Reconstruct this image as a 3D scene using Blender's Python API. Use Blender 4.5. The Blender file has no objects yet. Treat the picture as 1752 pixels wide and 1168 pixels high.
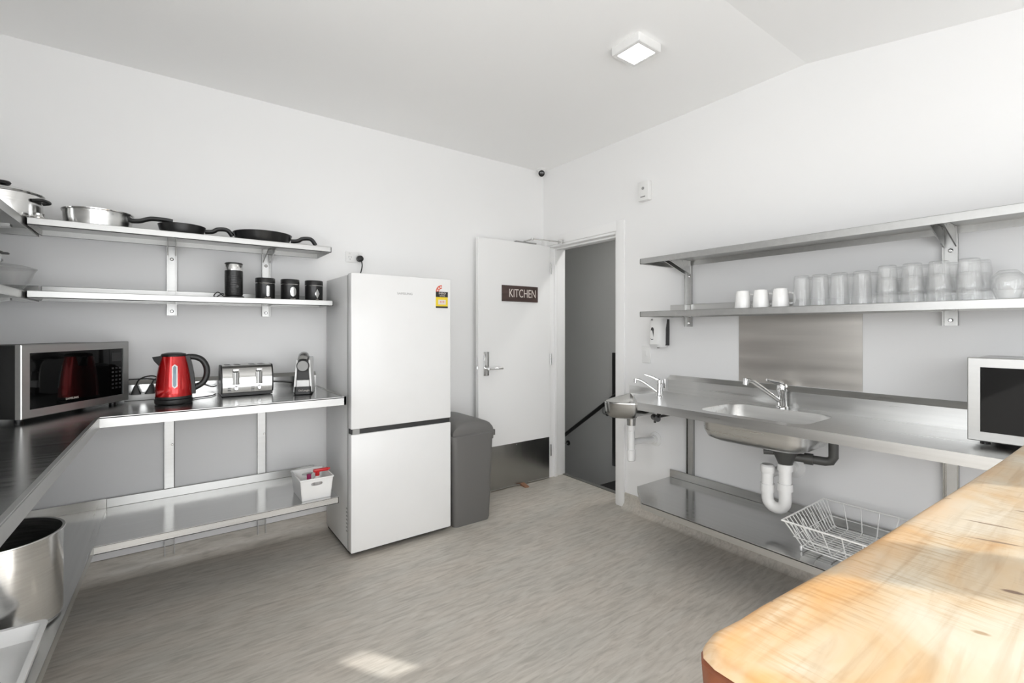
import bpy, bmesh, math, random
from mathutils import Vector, Matrix

random.seed(7)
SC = bpy.context.scene
COL = SC.collection
PI = math.pi

# ------------------------------------------------------------------ camera
cam_d = bpy.data.cameras.new('camera')
cam = bpy.data.objects.new('camera', cam_d)
COL.objects.link(cam)
cam.location = (0, 0, 1.32)
cam.rotation_euler = (PI / 2, 0, -math.radians(36.31))
cam_d.sensor_width = 36
cam_d.lens = 36 * 805.5 / 1752
cam_d.shift_y = -(584 - 562) / 1752
cam_d.clip_start = 0.02
SC.camera = cam

# ------------------------------------------------------------------ sky, sun, exposure
world = bpy.data.worlds.new('sky')
SC.world = world
world.use_nodes = True
bg = world.node_tree.nodes['Background']
bg.inputs[0].default_value = (0.96, 0.98, 1.0, 1)
bg.inputs[1].default_value = 5.0

sun_d = bpy.data.lights.new('sun', 'SUN')
sun_d.energy = 5.2
sun_d.angle = math.radians(0.6)
sun_d.color = (1.0, 0.97, 0.93)
sun = bpy.data.objects.new('sun', sun_d)
COL.objects.link(sun)
sun.rotation_euler = Vector((-0.542, 0.84, -0.577)).to_track_quat('-Z', 'Y').to_euler()

def portal(name, loc, rot, sx, sy):
    d = bpy.data.lights.new(name, 'AREA')
    d.shape = 'RECTANGLE'; d.size = sx; d.size_y = sy
    d.cycles.is_portal = True
    o = bpy.data.objects.new(name, d); COL.objects.link(o)
    o.location = loc; o.rotation_euler = rot
    return o
WX0, WX1, WZ0, WZ1, WY = -0.75, 2.62, 0.06, 2.08, -0.90      # glazed opening behind the camera
portal('window_daylight', ((WX0 + WX1) / 2, WY - 0.10, (WZ0 + WZ1) / 2), (PI / 2, 0, 0), WX1 - WX0, WZ1 - WZ0)

LY0, LY1, LZ0, LZ1 = -0.80, 1.50, 1.06, 2.08                  # window over the left bench
portal('side_window_daylight', (-0.825 - 0.06, (LY0 + LY1) / 2, (LZ0 + LZ1) / 2), (PI / 2, 0, -PI / 2), LY1 - LY0, LZ1 - LZ0)

SC.view_settings.view_transform = 'Standard'
SC.view_settings.look = 'None'
SC.view_settings.gamma = 1
SC.view_settings.use_curve_mapping = False
SC.view_settings.exposure = -0.14
SC.cycles.caustics_reflective = False
SC.cycles.caustics_refractive = False
SC.cycles.max_bounces = 14
SC.cycles.diffuse_bounces = 10
SC.cycles.transparent_max_bounces = 24

# ------------------------------------------------------------------ materials
def srgb(r, g, b):
    f = lambda c: (c / 255 / 12.92) if c / 255 <= 0.04045 else ((c / 255 + 0.055) / 1.055) ** 2.4
    return (f(r), f(g), f(b), 1)

def pbr(name, col, rough=0.5, metal=0.0, spec=0.5, coat=0.0, emit=None, estr=0, noise=None, bump=None):
    m = bpy.data.materials.new(name); m.use_nodes = True
    nt = m.node_tree; b = nt.nodes['Principled BSDF']
    b.inputs['Base Color'].default_value = col
    b.inputs['Roughness'].default_value = rough
    b.inputs['Metallic'].default_value = metal
    b.inputs['Specular IOR Level'].default_value = spec
    b.inputs['Coat Weight'].default_value = coat
    if emit:
        b.inputs['Emission Color'].default_value = emit
        b.inputs['Emission Strength'].default_value = estr
    if noise or bump:
        tc = nt.nodes.new('ShaderNodeTexCoord')
        mp = nt.nodes.new('ShaderNodeMapping'); nt.links.new(tc.outputs['Object'], mp.inputs[0])
        n = nt.nodes.new('ShaderNodeTexNoise'); nt.links.new(mp.outputs[0], n.inputs[0])
        n.inputs['Detail'].default_value = 4
        if noise:       # (scale3, amount)
            mp.inputs['Scale'].default_value = noise[0]
            n.inputs['Scale'].default_value = 1
            r = nt.nodes.new('ShaderNodeMapRange')
            nt.links.new(n.outputs[0], r.inputs[0])
            r.inputs[1].default_value = 0.3; r.inputs[2].default_value = 0.7
            r.inputs[3].default_value = 1 - noise[1]; r.inputs[4].default_value = 1 + noise[1]
            mx = nt.nodes.new('ShaderNodeVectorMath'); mx.operation = 'SCALE'
            mx.inputs[0].default_value = col[:3]
            nt.links.new(r.outputs[0], mx.inputs['Scale']); nt.links.new(mx.outputs[0], b.inputs['Base Color'])
        if bump:
            if not noise:
                n.inputs['Scale'].default_value = bump[0]
            bp = nt.nodes.new('ShaderNodeBump'); bp.inputs['Strength'].default_value = bump[1]
            bp.inputs['Distance'].default_value = 0.002
            nt.links.new(n.outputs[0], bp.inputs['Height']); nt.links.new(bp.outputs[0], b.inputs['Normal'])
    return m

def steel(name, col=(0.66, 0.66, 0.65), rough=0.25, scale=(3, 3, 120), amt=0.05, bump=0.0, rvar=0.03):
    m = bpy.data.materials.new(name); m.use_nodes = True
    nt = m.node_tree; b = nt.nodes['Principled BSDF']
    b.inputs['Metallic'].default_value = 1
    tc = nt.nodes.new('ShaderNodeTexCoord'); mp = nt.nodes.new('ShaderNodeMapping')
    nt.links.new(tc.outputs['Object'], mp.inputs[0]); mp.inputs['Scale'].default_value = scale
    n = nt.nodes.new('ShaderNodeTexNoise'); n.inputs['Scale'].default_value = 1; n.inputs['Detail'].default_value = 5
    nt.links.new(mp.outputs[0], n.inputs[0])
    r = nt.nodes.new('ShaderNodeMapRange'); nt.links.new(n.outputs[0], r.inputs[0])
    r.inputs[1].default_value = 0.3; r.inputs[2].default_value = 0.7
    r.inputs[3].default_value = 1 - amt; r.inputs[4].default_value = 1 + amt
    s = nt.nodes.new('ShaderNodeVectorMath'); s.operation = 'SCALE'; s.inputs[0].default_value = col
    nt.links.new(r.outputs[0], s.inputs['Scale']); nt.links.new(s.outputs[0], b.inputs['Base Color'])
    r2 = nt.nodes.new('ShaderNodeMapRange'); nt.links.new(n.outputs[0], r2.inputs[0])
    r2.inputs[1].default_value = 0.3; r2.inputs[2].default_value = 0.7
    r2.inputs[3].default_value = rough - rvar; r2.inputs[4].default_value = rough + rvar
    nt.links.new(r2.outputs[0], b.inputs['Roughness'])
    bp = nt.nodes.new('ShaderNodeBump'); bp.inputs['Strength'].default_value = bump; bp.inputs['Distance'].default_value = 0.001
    nt.links.new(n.outputs[0], bp.inputs['Height']); nt.links.new(bp.outputs[0], b.inputs['Normal'])
    return m

def glass_mat(name, tint=(0.996, 0.997, 0.997), haze=0.09, rough=0.02):
    m = bpy.data.materials.new(name); m.use_nodes = True
    nt = m.node_tree; nt.nodes.remove(nt.nodes['Principled BSDF'])
    out = nt.nodes['Material Output']
    tr = nt.nodes.new('ShaderNodeBsdfTransparent'); tr.inputs[0].default_value = (*tint, 1)
    gl = nt.nodes.new('ShaderNodeBsdfGlossy'); gl.inputs['Roughness'].default_value = rough
    df = nt.nodes.new('ShaderNodeBsdfDiffuse'); df.inputs[0].default_value = (0.92, 0.93, 0.93, 1)
    lw = nt.nodes.new('ShaderNodeLayerWeight'); lw.inputs[0].default_value = 0.5
    pw = nt.nodes.new('ShaderNodeMath'); pw.operation = 'POWER'; pw.inputs[1].default_value = 4.0
    nt.links.new(lw.outputs['Facing'], pw.inputs[0])
    fr = nt.nodes.new('ShaderNodeMath'); fr.operation = 'MULTIPLY_ADD'; fr.inputs[1].default_value = 0.7; fr.inputs[2].default_value = 0.03
    nt.links.new(pw.outputs[0], fr.inputs[0])
    m1 = nt.nodes.new('ShaderNodeMixShader'); m1.inputs[0].default_value = haze
    nt.links.new(tr.outputs[0], m1.inputs[1]); nt.links.new(df.outputs[0], m1.inputs[2])
    m2 = nt.nodes.new('ShaderNodeMixShader'); nt.links.new(fr.outputs[0], m2.inputs[0])
    nt.links.new(m1.outputs[0], m2.inputs[1]); nt.links.new(gl.outputs[0], m2.inputs[2])
    nt.links.new(m2.outputs[0], out.inputs[0])
    return m

def floor_mat():
    m = bpy.data.materials.new('grey_vinyl'); m.use_nodes = True
    nt = m.node_tree; b = nt.nodes['Principled BSDF']
    tc = nt.nodes.new('ShaderNodeTexCoord')
    def nz(scale, det=5, dist=0.0):
        mp = nt.nodes.new('ShaderNodeMapping'); mp.inputs['Scale'].default_value = scale
        mp.inputs['Rotation'].default_value = (0, 0, math.radians(4))
        nt.links.new(tc.outputs['Object'], mp.inputs[0])
        n = nt.nodes.new('ShaderNodeTexNoise'); n.inputs['Scale'].default_value = 1
        n.inputs['Detail'].default_value = det; n.inputs['Distortion'].default_value = dist
        nt.links.new(mp.outputs[0], n.inputs[0]); return n
    a = nz((8, 48, 48), 6, 0.8); c = nz((1.6, 5, 5), 3); f = nz((18, 130, 130), 4, 0.4)
    r = nt.nodes.new('ShaderNodeValToRGB'); nt.links.new(a.outputs[0], r.inputs[0])
    e = r.color_ramp.elements
    e[0].position = 0.30; e[0].color = srgb(176, 171, 163)
    e[1].position = 0.72; e[1].color = srgb(206, 202, 195)
    k = e.new(0.5); k.color = srgb(194, 189, 181)
    r2 = nt.nodes.new('ShaderNodeValToRGB'); nt.links.new(f.outputs[0], r2.inputs[0])
    e = r2.color_ramp.elements
    e[0].position = 0.28; e[0].color = (0.68, 0.68, 0.68, 1); e[1].position = 0.42; e[1].color = (1, 1, 1, 1)
    r3 = nt.nodes.new('ShaderNodeValToRGB'); nt.links.new(c.outputs[0], r3.inputs[0])
    e = r3.color_ramp.elements
    e[0].position = 0.3; e[0].color = (0.93, 0.94, 0.93, 1); e[1].position = 0.7; e[1].color = (1.03, 1.0, 0.97, 1)
    x1 = nt.nodes.new('ShaderNodeMixRGB'); x1.blend_type = 'MULTIPLY'; x1.inputs[0].default_value = 0.45
    nt.links.new(r.outputs[0], x1.inputs[1]); nt.links.new(r2.outputs[0], x1.inputs[2])
    x2 = nt.nodes.new('ShaderNodeMixRGB'); x2.blend_type = 'MULTIPLY'; x2.inputs[0].default_value = 1
    nt.links.new(x1.outputs[0], x2.inputs[1]); nt.links.new(r3.outputs[0], x2.inputs[2])
    nt.links.new(x2.outputs[0], b.inputs['Base Color'])
    b.inputs['Roughness'].default_value = 0.42; b.inputs['Specular IOR Level'].default_value = 0.4
    return m

def wood_mat():
    m = bpy.data.materials.new('slab_timber'); m.use_nodes = True
    nt = m.node_tree; b = nt.nodes['Principled BSDF']; N = nt.nodes.new; L = nt.links.new
    tc = N('ShaderNodeTexCoord'); off = N('ShaderNodeVectorMath'); off.operation = 'ADD'
    off.inputs[1].default_value = (1.2, -0.1, 0.98); L(tc.outputs['Object'], off.inputs[0])   # slab frame -> room frame
    def nz(scale, det=5, dist=0.0, rot=0):
        mp = N('ShaderNodeMapping'); mp.inputs['Scale'].default_value = scale
        mp.inputs['Rotation'].default_value = (0, 0, rot)
        L(off.outputs[0], mp.inputs[0])
        n = N('ShaderNodeTexNoise'); n.inputs['Scale'].default_value = 1
        n.inputs['Detail'].default_value = det; n.inputs['Distortion'].default_value = dist
        L(mp.outputs[0], n.inputs[0]); return n
    def ramp(src, stops):
        r = N('ShaderNodeValToRGB'); L(src, r.inputs[0]); e = r.color_ramp.elements
        e[0].position, e[0].color = stops[0]; e[1].position, e[1].color = stops[-1]
        for p, c in stops[1:-1]:
            q = e.new(p); q.color = c
        return r
    def mix(a, c, fac=1.0, mode='MULTIPLY', facsrc=None):
        x = N('ShaderNodeMixRGB'); x.blend_type = mode; x.inputs[0].default_value = fac
        if facsrc: L(facsrc, x.inputs[0])
        L(a, x.inputs[1])
        if isinstance(c, tuple): x.inputs[2].default_value = c
        else: L(c, x.inputs[2])
        return x.outputs[0]
    blot = nz((7, 9, 9), 4, 1.2)
    c0 = ramp(blot.outputs[0], [(0.28, srgb(180, 148, 106)), (0.42, srgb(184, 163, 133)), (0.55, srgb(188, 174, 151)), (0.72, srgb(191, 182, 165))]).outputs[0]
    grain = nz((5, 70, 70), 5, 1.0, 0.08)
    c1 = mix(c0, ramp(grain.outputs[0], [(0.3, (0.72, 0.64, 0.54, 1)), (0.5, (1, 1, 1, 1)), (0.75, (1.05, 1.03, 1.0, 1))]).outputs[0], 0.6)
    saw = nz((210, 22, 22), 3, 0.4, 0.75)
    patch = nz((4, 6, 6), 2)
    sawr = ramp(saw.outputs[0], [(0.36, (0.70, 0.58, 0.42, 1)), (0.52, (1, 1, 1, 1))]).outputs[0]
    pr = ramp(patch.outputs[0], [(0.44, (0, 0, 0, 1)), (0.60, (0.8, 0.8, 0.8, 1))]).outputs[0]
    c2 = mix(c1, sawr, facsrc=pr)
    # honey-stained live edge: along the waney side and the cut end
    sp = N('ShaderNodeSeparateXYZ'); L(off.outputs[0], sp.inputs[0])
    def edge(out, a, bb):
        r = N('ShaderNodeMapRange'); L(out, r.inputs[0])
        r.inputs[1].default_value = a; r.inputs[2].default_value = bb
        r.inputs[3].default_value = 0; r.inputs[4].default_value = 1
        return r.outputs[0]
    e1 = edge(sp.outputs[1], 0.165, 0.225); e2 = edge(sp.outputs[0], 0.40, 0.362)
    mxx = N('ShaderNodeMath'); mxx.operation = 'MAXIMUM'; L(e1, mxx.inputs[0]); L(e2, mxx.inputs[1])
    mul = N('ShaderNodeMath'); mul.operation = 'MULTIPLY'; L(mxx.outputs[0], mul.inputs[0])
    rr = ramp(nz((9, 20, 20), 3).outputs[0], [(0.35, (0.25, 0.25, 0.25, 1)), (0.62, (0.95, 0.95, 0.95, 1))])
    L(rr.outputs[0], mul.inputs[1])
    c3 = mix(c2, srgb(196, 142, 74), mode='MIX', facsrc=mul.outputs[0])
    # knots and splits
    wob = nz((30, 40, 40), 3)
    last = c3
    for (kx, ky, rx, ry, col, ang) in [(0.583, 0.090, 0.0075, 0.0042, srgb(150, 126, 96), -1.2),
                                  (0.700, 0.084, 0.0110, 0.0042, srgb(96, 68, 50), -1.2),
                                  (0.489, 0.226, 0.0035, 0.0018, srgb(120, 92, 60), 0.5),
                                  (0.917, 0.128, 0.038, 0.0032, srgb(120, 98, 76), -1.37),
                                  (0.847, 0.118, 0.036, 0.0032, srgb(118, 96, 74), -1.22),
                                  (1.020, 0.110, 0.014, 0.0040, srgb(120, 98, 76), -1.3),
                                  (1.004, 0.200, 0.012, 0.0026, srgb(120, 84, 48), -1.4)]:
        mp = N('ShaderNodeMapping'); mp.vector_type = 'TEXTURE'
        mp.inputs['Location'].default_value = (kx, ky, 0); mp.inputs['Rotation'].default_value = (0, 0, ang)
        mp.inputs['Scale'].default_value = (rx, ry, 1e4)
        L(off.outputs[0], mp.inputs[0])
        ln = N('ShaderNodeVectorMath'); ln.operation = 'LENGTH'; L(mp.outputs[0], ln.inputs[0])
        ad = N('ShaderNodeMath'); ad.operation = 'ADD'; L(ln.outputs['Value'], ad.inputs[0])
        sc_ = N('ShaderNodeMath'); sc_.operation = 'MULTIPLY_ADD'; L(wob.outputs[0], sc_.inputs[0])
        sc_.inputs[1].default_value = 1.2; sc_.inputs[2].default_value = -0.6
        L(sc_.outputs[0], ad.inputs[1])
        kr = ramp(ad.outputs[0], [(0.55, (0.9, 0.9, 0.9, 1)), (1.0, (0, 0, 0, 1))]).outputs[0]
        last = mix(last, col, mode='MIX', facsrc=kr)
    L(last, b.inputs['Base Color'])
    b.inputs['Roughness'].default_value = 0.38
    b.inputs['Coat Weight'].default_value = 0.15; b.inputs['Coat Roughness'].default_value = 0.25
    bp = N('ShaderNodeBump'); bp.inputs['Strength'].default_value = 0.15; bp.inputs['Distance'].default_value = 0.002
    L(grain.outputs[0], bp.inputs['Height']); L(bp.outputs[0], b.inputs['Normal'])
    return m

M = dict(
    wall=pbr('white_wall_paint', (0.86, 0.86, 0.858, 1), 0.55, bump=(160, 0.05)),
    ceil=pbr('white_ceiling_paint', (0.93, 0.93, 0.925, 1), 0.7, bump=(120, 0.05)),
    trim=pbr('white_gloss_trim', (0.86, 0.86, 0.855, 1), 0.35),
    floor=floor_mat(),
    steel=steel('brushed_steel_along', rough=0.20, scale=(1.5, 60, 60)),
    steel_y=steel('brushed_steel_across', rough=0.30, scale=(60, 1.5, 60)),
    satin=steel('satin_steel', col=(0.52, 0.52, 0.51), rough=0.40, scale=(1.5, 50, 50), amt=0.04, bump=0.0),
    smooth_y=steel('smooth_shelf_steel', col=(0.52, 0.52, 0.51), rough=0.15, scale=(50, 1.5, 50), amt=0.04, bump=0.0),
    panel=steel('splash_panel_steel', col=(0.62, 0.595, 0.56), rough=0.34, scale=(3, 1.2, 22), amt=0.07, bump=0.0),
    kick=steel('kick_plate_steel', col=(0.40, 0.40, 0.39), rough=0.24, scale=(12, 12, 1), amt=0.03, bump=0.0, rvar=0.02),
    polish=steel('polished_steel', col=(0.72, 0.72, 0.71), rough=0.12, scale=(60, 60, 4), amt=0.04, bump=0.0, rvar=0.03),
    toaster=steel('toaster_steel', col=(0.52, 0.52, 0.51), rough=0.13, scale=(60, 4, 4), amt=0.02, bump=0.0, rvar=0.02),
    pot=steel('spun_steel', col=(0.70, 0.70, 0.69), rough=0.20, scale=(8, 8, 160), amt=0.05, bump=0.0, rvar=0.04),
    chrome=pbr('chrome', (0.80, 0.80, 0.80, 1), 0.07, 1, noise=((20, 20, 20), 0.02)),
    wood=wood_mat(),
    bark=pbr('dark_slab_edge', srgb(112, 58, 28), 0.42, coat=0.2, noise=((8, 30, 30), 0.30)),  # bark brown, with the shade of the slab's end face in the colour
    fridge=pbr('white_enamel', (0.80, 0.80, 0.795, 1), 0.22, noise=((6, 6, 6), 0.01)),
    fridge_side=pbr('silver_grey_enamel', (0.80, 0.80, 0.795, 1), 0.28, noise=((6, 6, 6), 0.01)),
    black=pbr('black_plastic', srgb(26, 26, 26), 0.4, noise=((40, 40, 40), 0.1)),
    black_gloss=pbr('black_glass', srgb(9, 9, 9), 0.03, spec=0.28, noise=((5, 5, 5), 0.05)),
    dark=pbr('charcoal_plastic', srgb(45, 45, 45), 0.45, noise=((40, 40, 40), 0.08)),
    nonstick=pbr('black_nonstick', srgb(30, 30, 30), 0.30, noise=((30, 30, 30), 0.1)),
    bin=pbr('grey_bin_plastic', srgb(104, 103, 101), 0.42, bump=(200, 0.05)),
    white=pbr('white_plastic', (0.80, 0.80, 0.79, 1), 0.32, noise=((12, 12, 12), 0.01)),
    porcelain=pbr('white_porcelain', (0.86, 0.86, 0.85, 1), 0.10, coat=0.3, noise=((12, 12, 12), 0.01)),
    pvc=pbr('white_pvc', (0.80, 0.80, 0.79, 1), 0.28, noise=((12, 12, 12), 0.01)),
    grey=pbr('grey_plastic', srgb(150, 150, 148), 0.4, noise=((12, 12, 12), 0.03)),
    abs=pbr('dark_grey_waste_plastic', srgb(70, 70, 68), 0.42, noise=((12, 12, 12), 0.05)),
    red=pbr('metallic_red', srgb(196, 10, 14), 0.18, metal=0.55, coat=0.8, noise=((3, 3, 3), 0.05)),
    redp=pbr('red_plastic', srgb(196, 40, 44), 0.3, noise=((20, 20, 20), 0.05)),
    pink=pbr('magenta_plastic', srgb(150, 40, 90), 0.35, noise=((20, 20, 20), 0.05)),
    gauge=pbr('blue_grey_gauge', srgb(120, 146, 158), 0.15, noise=((20, 20, 20), 0.05)),
    sign=pbr('dark_sign_board', srgb(72, 56, 52), 0.5, noise=((6, 40, 40), 0.30)),
    cream=pbr('cream_letter', srgb(222, 214, 206), 0.5, noise=((20, 20, 20), 0.03)),
    yellow=pbr('yellow_print', srgb(232, 204, 50), 0.45, noise=((20, 20, 20), 0.02)),
    rating=pbr('red_print', srgb(212, 96, 76), 0.45, noise=((20, 20, 20), 0.02)),
    stair=pbr('grey_stairwell_paint', srgb(200, 200, 198), 0.45, bump=(140, 0.05)),
    carpet=pbr('black_carpet', srgb(28, 28, 28), 0.95, bump=(900, 0.5)),
    rail=pbr('dark_handrail', srgb(40, 39, 38), 0.35, noise=((10, 10, 10), 0.1)),
    lamp=pbr('lit_diffuser', (1, 1, 1, 1), 0.4, emit=(1, 0.99, 0.97, 1), estr=12.0, noise=((5, 5, 5), 0.01)),
    glass=glass_mat('clear_glass'),
    glass2=glass_mat('frosty_glass', haze=0.12),
    cork=pbr('orange_wedge', srgb(146, 108, 84), 0.7, noise=((60, 60, 60), 0.2)),
    wire=pbr('white_coated_wire', (0.82, 0.82, 0.80, 1), 0.35, noise=((20, 20, 20), 0.02)),
    lens=pbr('dark_lens', srgb(18, 18, 20), 0.1, coat=0.5, noise=((20, 20, 20), 0.05)),
    grout=pbr('threshold_strip', srgb(120, 120, 116), 0.5, metal=0.4, noise=((20, 20, 20), 0.05)),
)

# ------------------------------------------------------------------ mesh helpers
def newbm():
    return bmesh.new()

def box(bm, x0, x1, y0, y1, z0, z1, bev=0, seg=2, mat4=None):
    r = bmesh.ops.create_cube(bm, size=1)
    vs = r['verts']
    for v in vs:
        v.co = Vector((x0 + (v.co.x + .5) * (x1 - x0), y0 + (v.co.y + .5) * (y1 - y0), z0 + (v.co.z + .5) * (z1 - z0)))
    allv = vs
    if bev:
        es = list({e for v in vs for e in v.link_edges})
        g = bmesh.ops.bevel(bm, geom=es, offset=bev, segments=seg, profile=0.5, affect='EDGES')
        allv = list({v for f in g['faces'] for v in f.verts} | {v for v in vs if v.is_valid})
        # include every vertex of connected faces
        allv = list({w for v in allv for f in v.link_faces for w in f.verts})
    if mat4 is not None:
        for v in allv: v.co = mat4 @ v.co
    return allv

def loft(bm, loops, cap0=True, cap1=True, closed=True):
    rings = [[bm.verts.new(p) for p in lp] for lp in loops]
    n = len(rings[0])
    for a, b in zip(rings, rings[1:]):
        for i in range(n if closed else n - 1):
            j = (i + 1) % n
            try: bm.faces.new((a[i], a[j], b[j], b[i]))
            except ValueError: pass
    if cap0: bm.faces.new(list(reversed(rings[0])))
    if cap1: bm.faces.new(rings[-1])
    return rings

def circ(cx, cy, z, r, n=32, flute=0, fa=0):
    return [Vector((cx + (r * (1 + fa * math.cos(flute * 2 * PI * i / n))) * math.cos(2 * PI * i / n),
                    cy + (r * (1 + fa * math.cos(flute * 2 * PI * i / n))) * math.sin(2 * PI * i / n), z)) for i in range(n)]

def lathe(bm, prof, cx=0, cy=0, n=32, cap0=True, cap1=True, flute=0, fa=0):
    """prof = [(r, z), ...]"""
    return loft(bm, [circ(cx, cy, z, max(r, 1e-4), n, flute, fa) for r, z in prof], cap0, cap1)

def rrect(cx, cy, w, d, r, z, n=5):
    pts = []
    for (sx, sy, a0) in ((1, 1, 0), (-1, 1, PI / 2), (-1, -1, PI), (1, -1, 1.5 * PI)):
        for k in range(n + 1):
            a = a0 + PI / 2 * k / n
            pts.append(Vector((cx + sx * (w / 2 - r) + r * math.cos(a), cy + sy * (d / 2 - r) + r * math.sin(a), z)))
    return pts

def tube(bm, path, r, n=10, cap=True, sy=1.0):
    path = [Vector(p) for p in path]
    rs = r if isinstance(r, (list, tuple)) else [r] * len(path)
    loops = []
    up = None
    for i, p in enumerate(path):
        t = (path[min(i + 1, len(path) - 1)] - path[max(i - 1, 0)]).normalized()
        if up is None:
            up = Vector((0, 0, 1)) if abs(t.z) < 0.9 else Vector((1, 0, 0))
        a = up - t * up.dot(t)
        if a.length < 1e-5: a = t.orthogonal()
        a.normalize(); b = t.cross(a); up = a
        loops.append([p + a * (rs[i] * math.cos(2 * PI * k / n)) + b * (rs[i] * sy * math.sin(2 * PI * k / n)) for k in range(n)])
    return loft(bm, loops, cap, cap)

def smoothpath(pts, k=6, closed=False):
    pts = [Vector(p) for p in pts]; out = []
    n = len(pts)
    for i in range(n - 1):
        p0 = pts[max(i - 1, 0)]; p1 = pts[i]; p2 = pts[i + 1]; p3 = pts[min(i + 2, n - 1)]
        for s in range(k):
            t = s / k
            out.append(0.5 * ((2 * p1) + (p2 - p0) * t + (2 * p0 - 5 * p1 + 4 * p2 - p3) * t * t + (3 * p1 - p0 - 3 * p2 + p3) * t ** 3))
    out.append(pts[-1]); return out

def prism(bm, poly, z0, z1):
    return loft(bm, [[Vector((x, y, z0)) for x, y in poly], [Vector((x, y, z1)) for x, y in poly]])

def xprism(bm, poly_yz, x0, x1):
    return loft(bm, [[Vector((x0, y, z)) for y, z in poly_yz], [Vector((x1, y, z)) for y, z in poly_yz]])

def yprism(bm, poly_xz, y0, y1):
    return loft(bm, [[Vector((x, y0, z)) for x, z in poly_xz], [Vector((x, y1, z)) for x, z in poly_xz]])

def holed(bm, outer, inner, z):
    """flat face with a hole; outer / inner are lists of (x, y)"""
    vo = [bm.verts.new((x, y, z)) for x, y in outer]; vi = [bm.verts.new((x, y, z)) for x, y in inner]
    es = [bm.edges.new((v[i], v[(i + 1) % len(v)])) for v in (vo, vi) for i in range(len(v))]
    bmesh.ops.triangle_fill(bm, use_beauty=True, use_dissolve=False, edges=es)
    return vo, vi

ROOT = {}
def thing(name, label, cat, loc=(0, 0, 0), rz=0.0, group=None, kind=None):
    o = bpy.data.objects.new(name, None); COL.objects.link(o)
    o.empty_display_size = 0.05
    o.location = loc; o.rotation_euler = (0, 0, rz)
    o['label'] = label; o['category'] = cat
    if group: o['group'] = group
    if kind: o['kind'] = kind
    ROOT[o.name] = Matrix.Translation(loc) @ Matrix.Rotation(rz, 4, 'Z')
    return o

def part(name, bm, mat, parent=None, world=False, smooth=35, label=None, orient=True):
    if world and parent is not None:
        bm.transform(ROOT[parent.name].inverted())
    if orient:
        bmesh.ops.recalc_face_normals(bm, faces=bm.faces[:])
    me = bpy.data.meshes.new(name); bm.to_mesh(me); bm.free()
    if mat is not None: me.materials.append(M[mat] if isinstance(mat, str) else mat)
    if smooth:
        me.shade_smooth(); me.set_sharp_from_angle(angle=math.radians(smooth))
    o = bpy.data.objects.new(name, me); COL.objects.link(o)
    if parent is not None:
        o.parent = parent
        ROOT[o.name] = ROOT[parent.name]
    else:
        ROOT[o.name] = Matrix.Identity(4)
    if label: o['label'] = label
    return o

def tag(o, label, cat, group=None, kind=None):
    o['label'] = label; o['category'] = cat
    if group: o['group'] = group
    if kind: o['kind'] = kind
    return o

def struct(name, bm, mat, parent=None, smooth=0, label=None):
    o = part(name, bm, mat, parent, smooth=smooth)
    if parent is None: o['kind'] = 'structure'
    if label: o['label'] = label
    return o

def copy_tree(o, parent=None):
    c = o.copy(); COL.objects.link(c); c.parent = parent
    for ch in [k for k in bpy.data.objects if k.parent == o]:
        copy_tree(ch, c)
    return c

def text(name, body, size, mat, parent, mtx, ext=0.0004, align='CENTER', sx=1.0):
    cu = bpy.data.curves.new(name, 'FONT'); cu.body = body; cu.size = size
    cu.align_x = align; cu.align_y = 'CENTER'; cu.extrude = ext; cu.resolution_u = 3
    t = bpy.data.objects.new(name + '_tmp', cu); COL.objects.link(t)
    bpy.context.view_layer.update()
    me = bpy.data.meshes.new_from_object(t.evaluated_get(bpy.context.evaluated_depsgraph_get()))
    bpy.data.objects.remove(t); bpy.data.curves.remove(cu)
    me.transform(Matrix.Diagonal((sx, 1, 1, 1))); me.transform(mtx)
    me.materials.clear(); me.materials.append(M[mat])
    o = bpy.data.objects.new(name, me); COL.objects.link(o); o.parent = parent
    ROOT[o.name] = ROOT[parent.name]
    return o

FACE_NY = Matrix.Rotation(PI / 2, 4, 'X')                                     # reads when looking toward +Y
FACE_NX = Matrix.Rotation(-PI / 2, 4, 'Z') @ Matrix.Rotation(PI / 2, 4, 'X')   # reads when looking toward +X
def at(x, y, z, rot): return Matrix.Translation((x, y, z)) @ rot

# ------------------------------------------------------------------ the room
XW, YW, XL = 2.74, 3.256, -0.825
ZC, YR = 2.725, 1.085            # ceiling height, start of the ceiling's downward slope
SL = 0.172
DY0, DY1, DZ = 2.385, 3.185, 2.055   # door opening in the right wall
TW = 0.185                           # right wall thickness

bm = newbm()
box(bm, XL, XW + TW, WY, YW, -0.08, 0)
struct('floor', bm, 'floor')

bm = newbm(); box(bm, XL - 0.12, XW + TW, YW, YW + 0.12, -0.08, ZC + 0.1)
struct('wall_back', bm, 'wall')
bm = newbm()
box(bm, XW, XW + TW, WY - 0.16, DY0, 0, ZC)
box(bm, XW, XW + TW, DY1, YW, 0, ZC)
box(bm, XW, XW + TW, DY0, DY1, DZ, ZC)
struct('wall_right', bm, 'wall')
bm = newbm(); box(bm, XL - 0.12, XL, WY - 0.16, LY0, 0, ZC); box(bm, XL - 0.12, XL, LY1, YW, 0, ZC)
box(bm, XL - 0.12, XL, LY0, LY1, 0, LZ0); box(bm, XL - 0.12, XL, LY0, LY1, LZ1, ZC)
struct('wall_left', bm, 'wall')
bm = newbm()
box(bm, XL, WX0, WY - 0.16, WY, 0, ZC); box(bm, WX1, XW, WY - 0.16, WY, 0, ZC)
box(bm, WX0, WX1, WY - 0.16, WY, 0, WZ0 - 0.0); box(bm, WX0, WX1, WY - 0.16, WY, WZ1, ZC)
struct('wall_front', bm, 'wall')
zf = ZC - SL * (YR - WY + 0.16)
bm = newbm()
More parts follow.
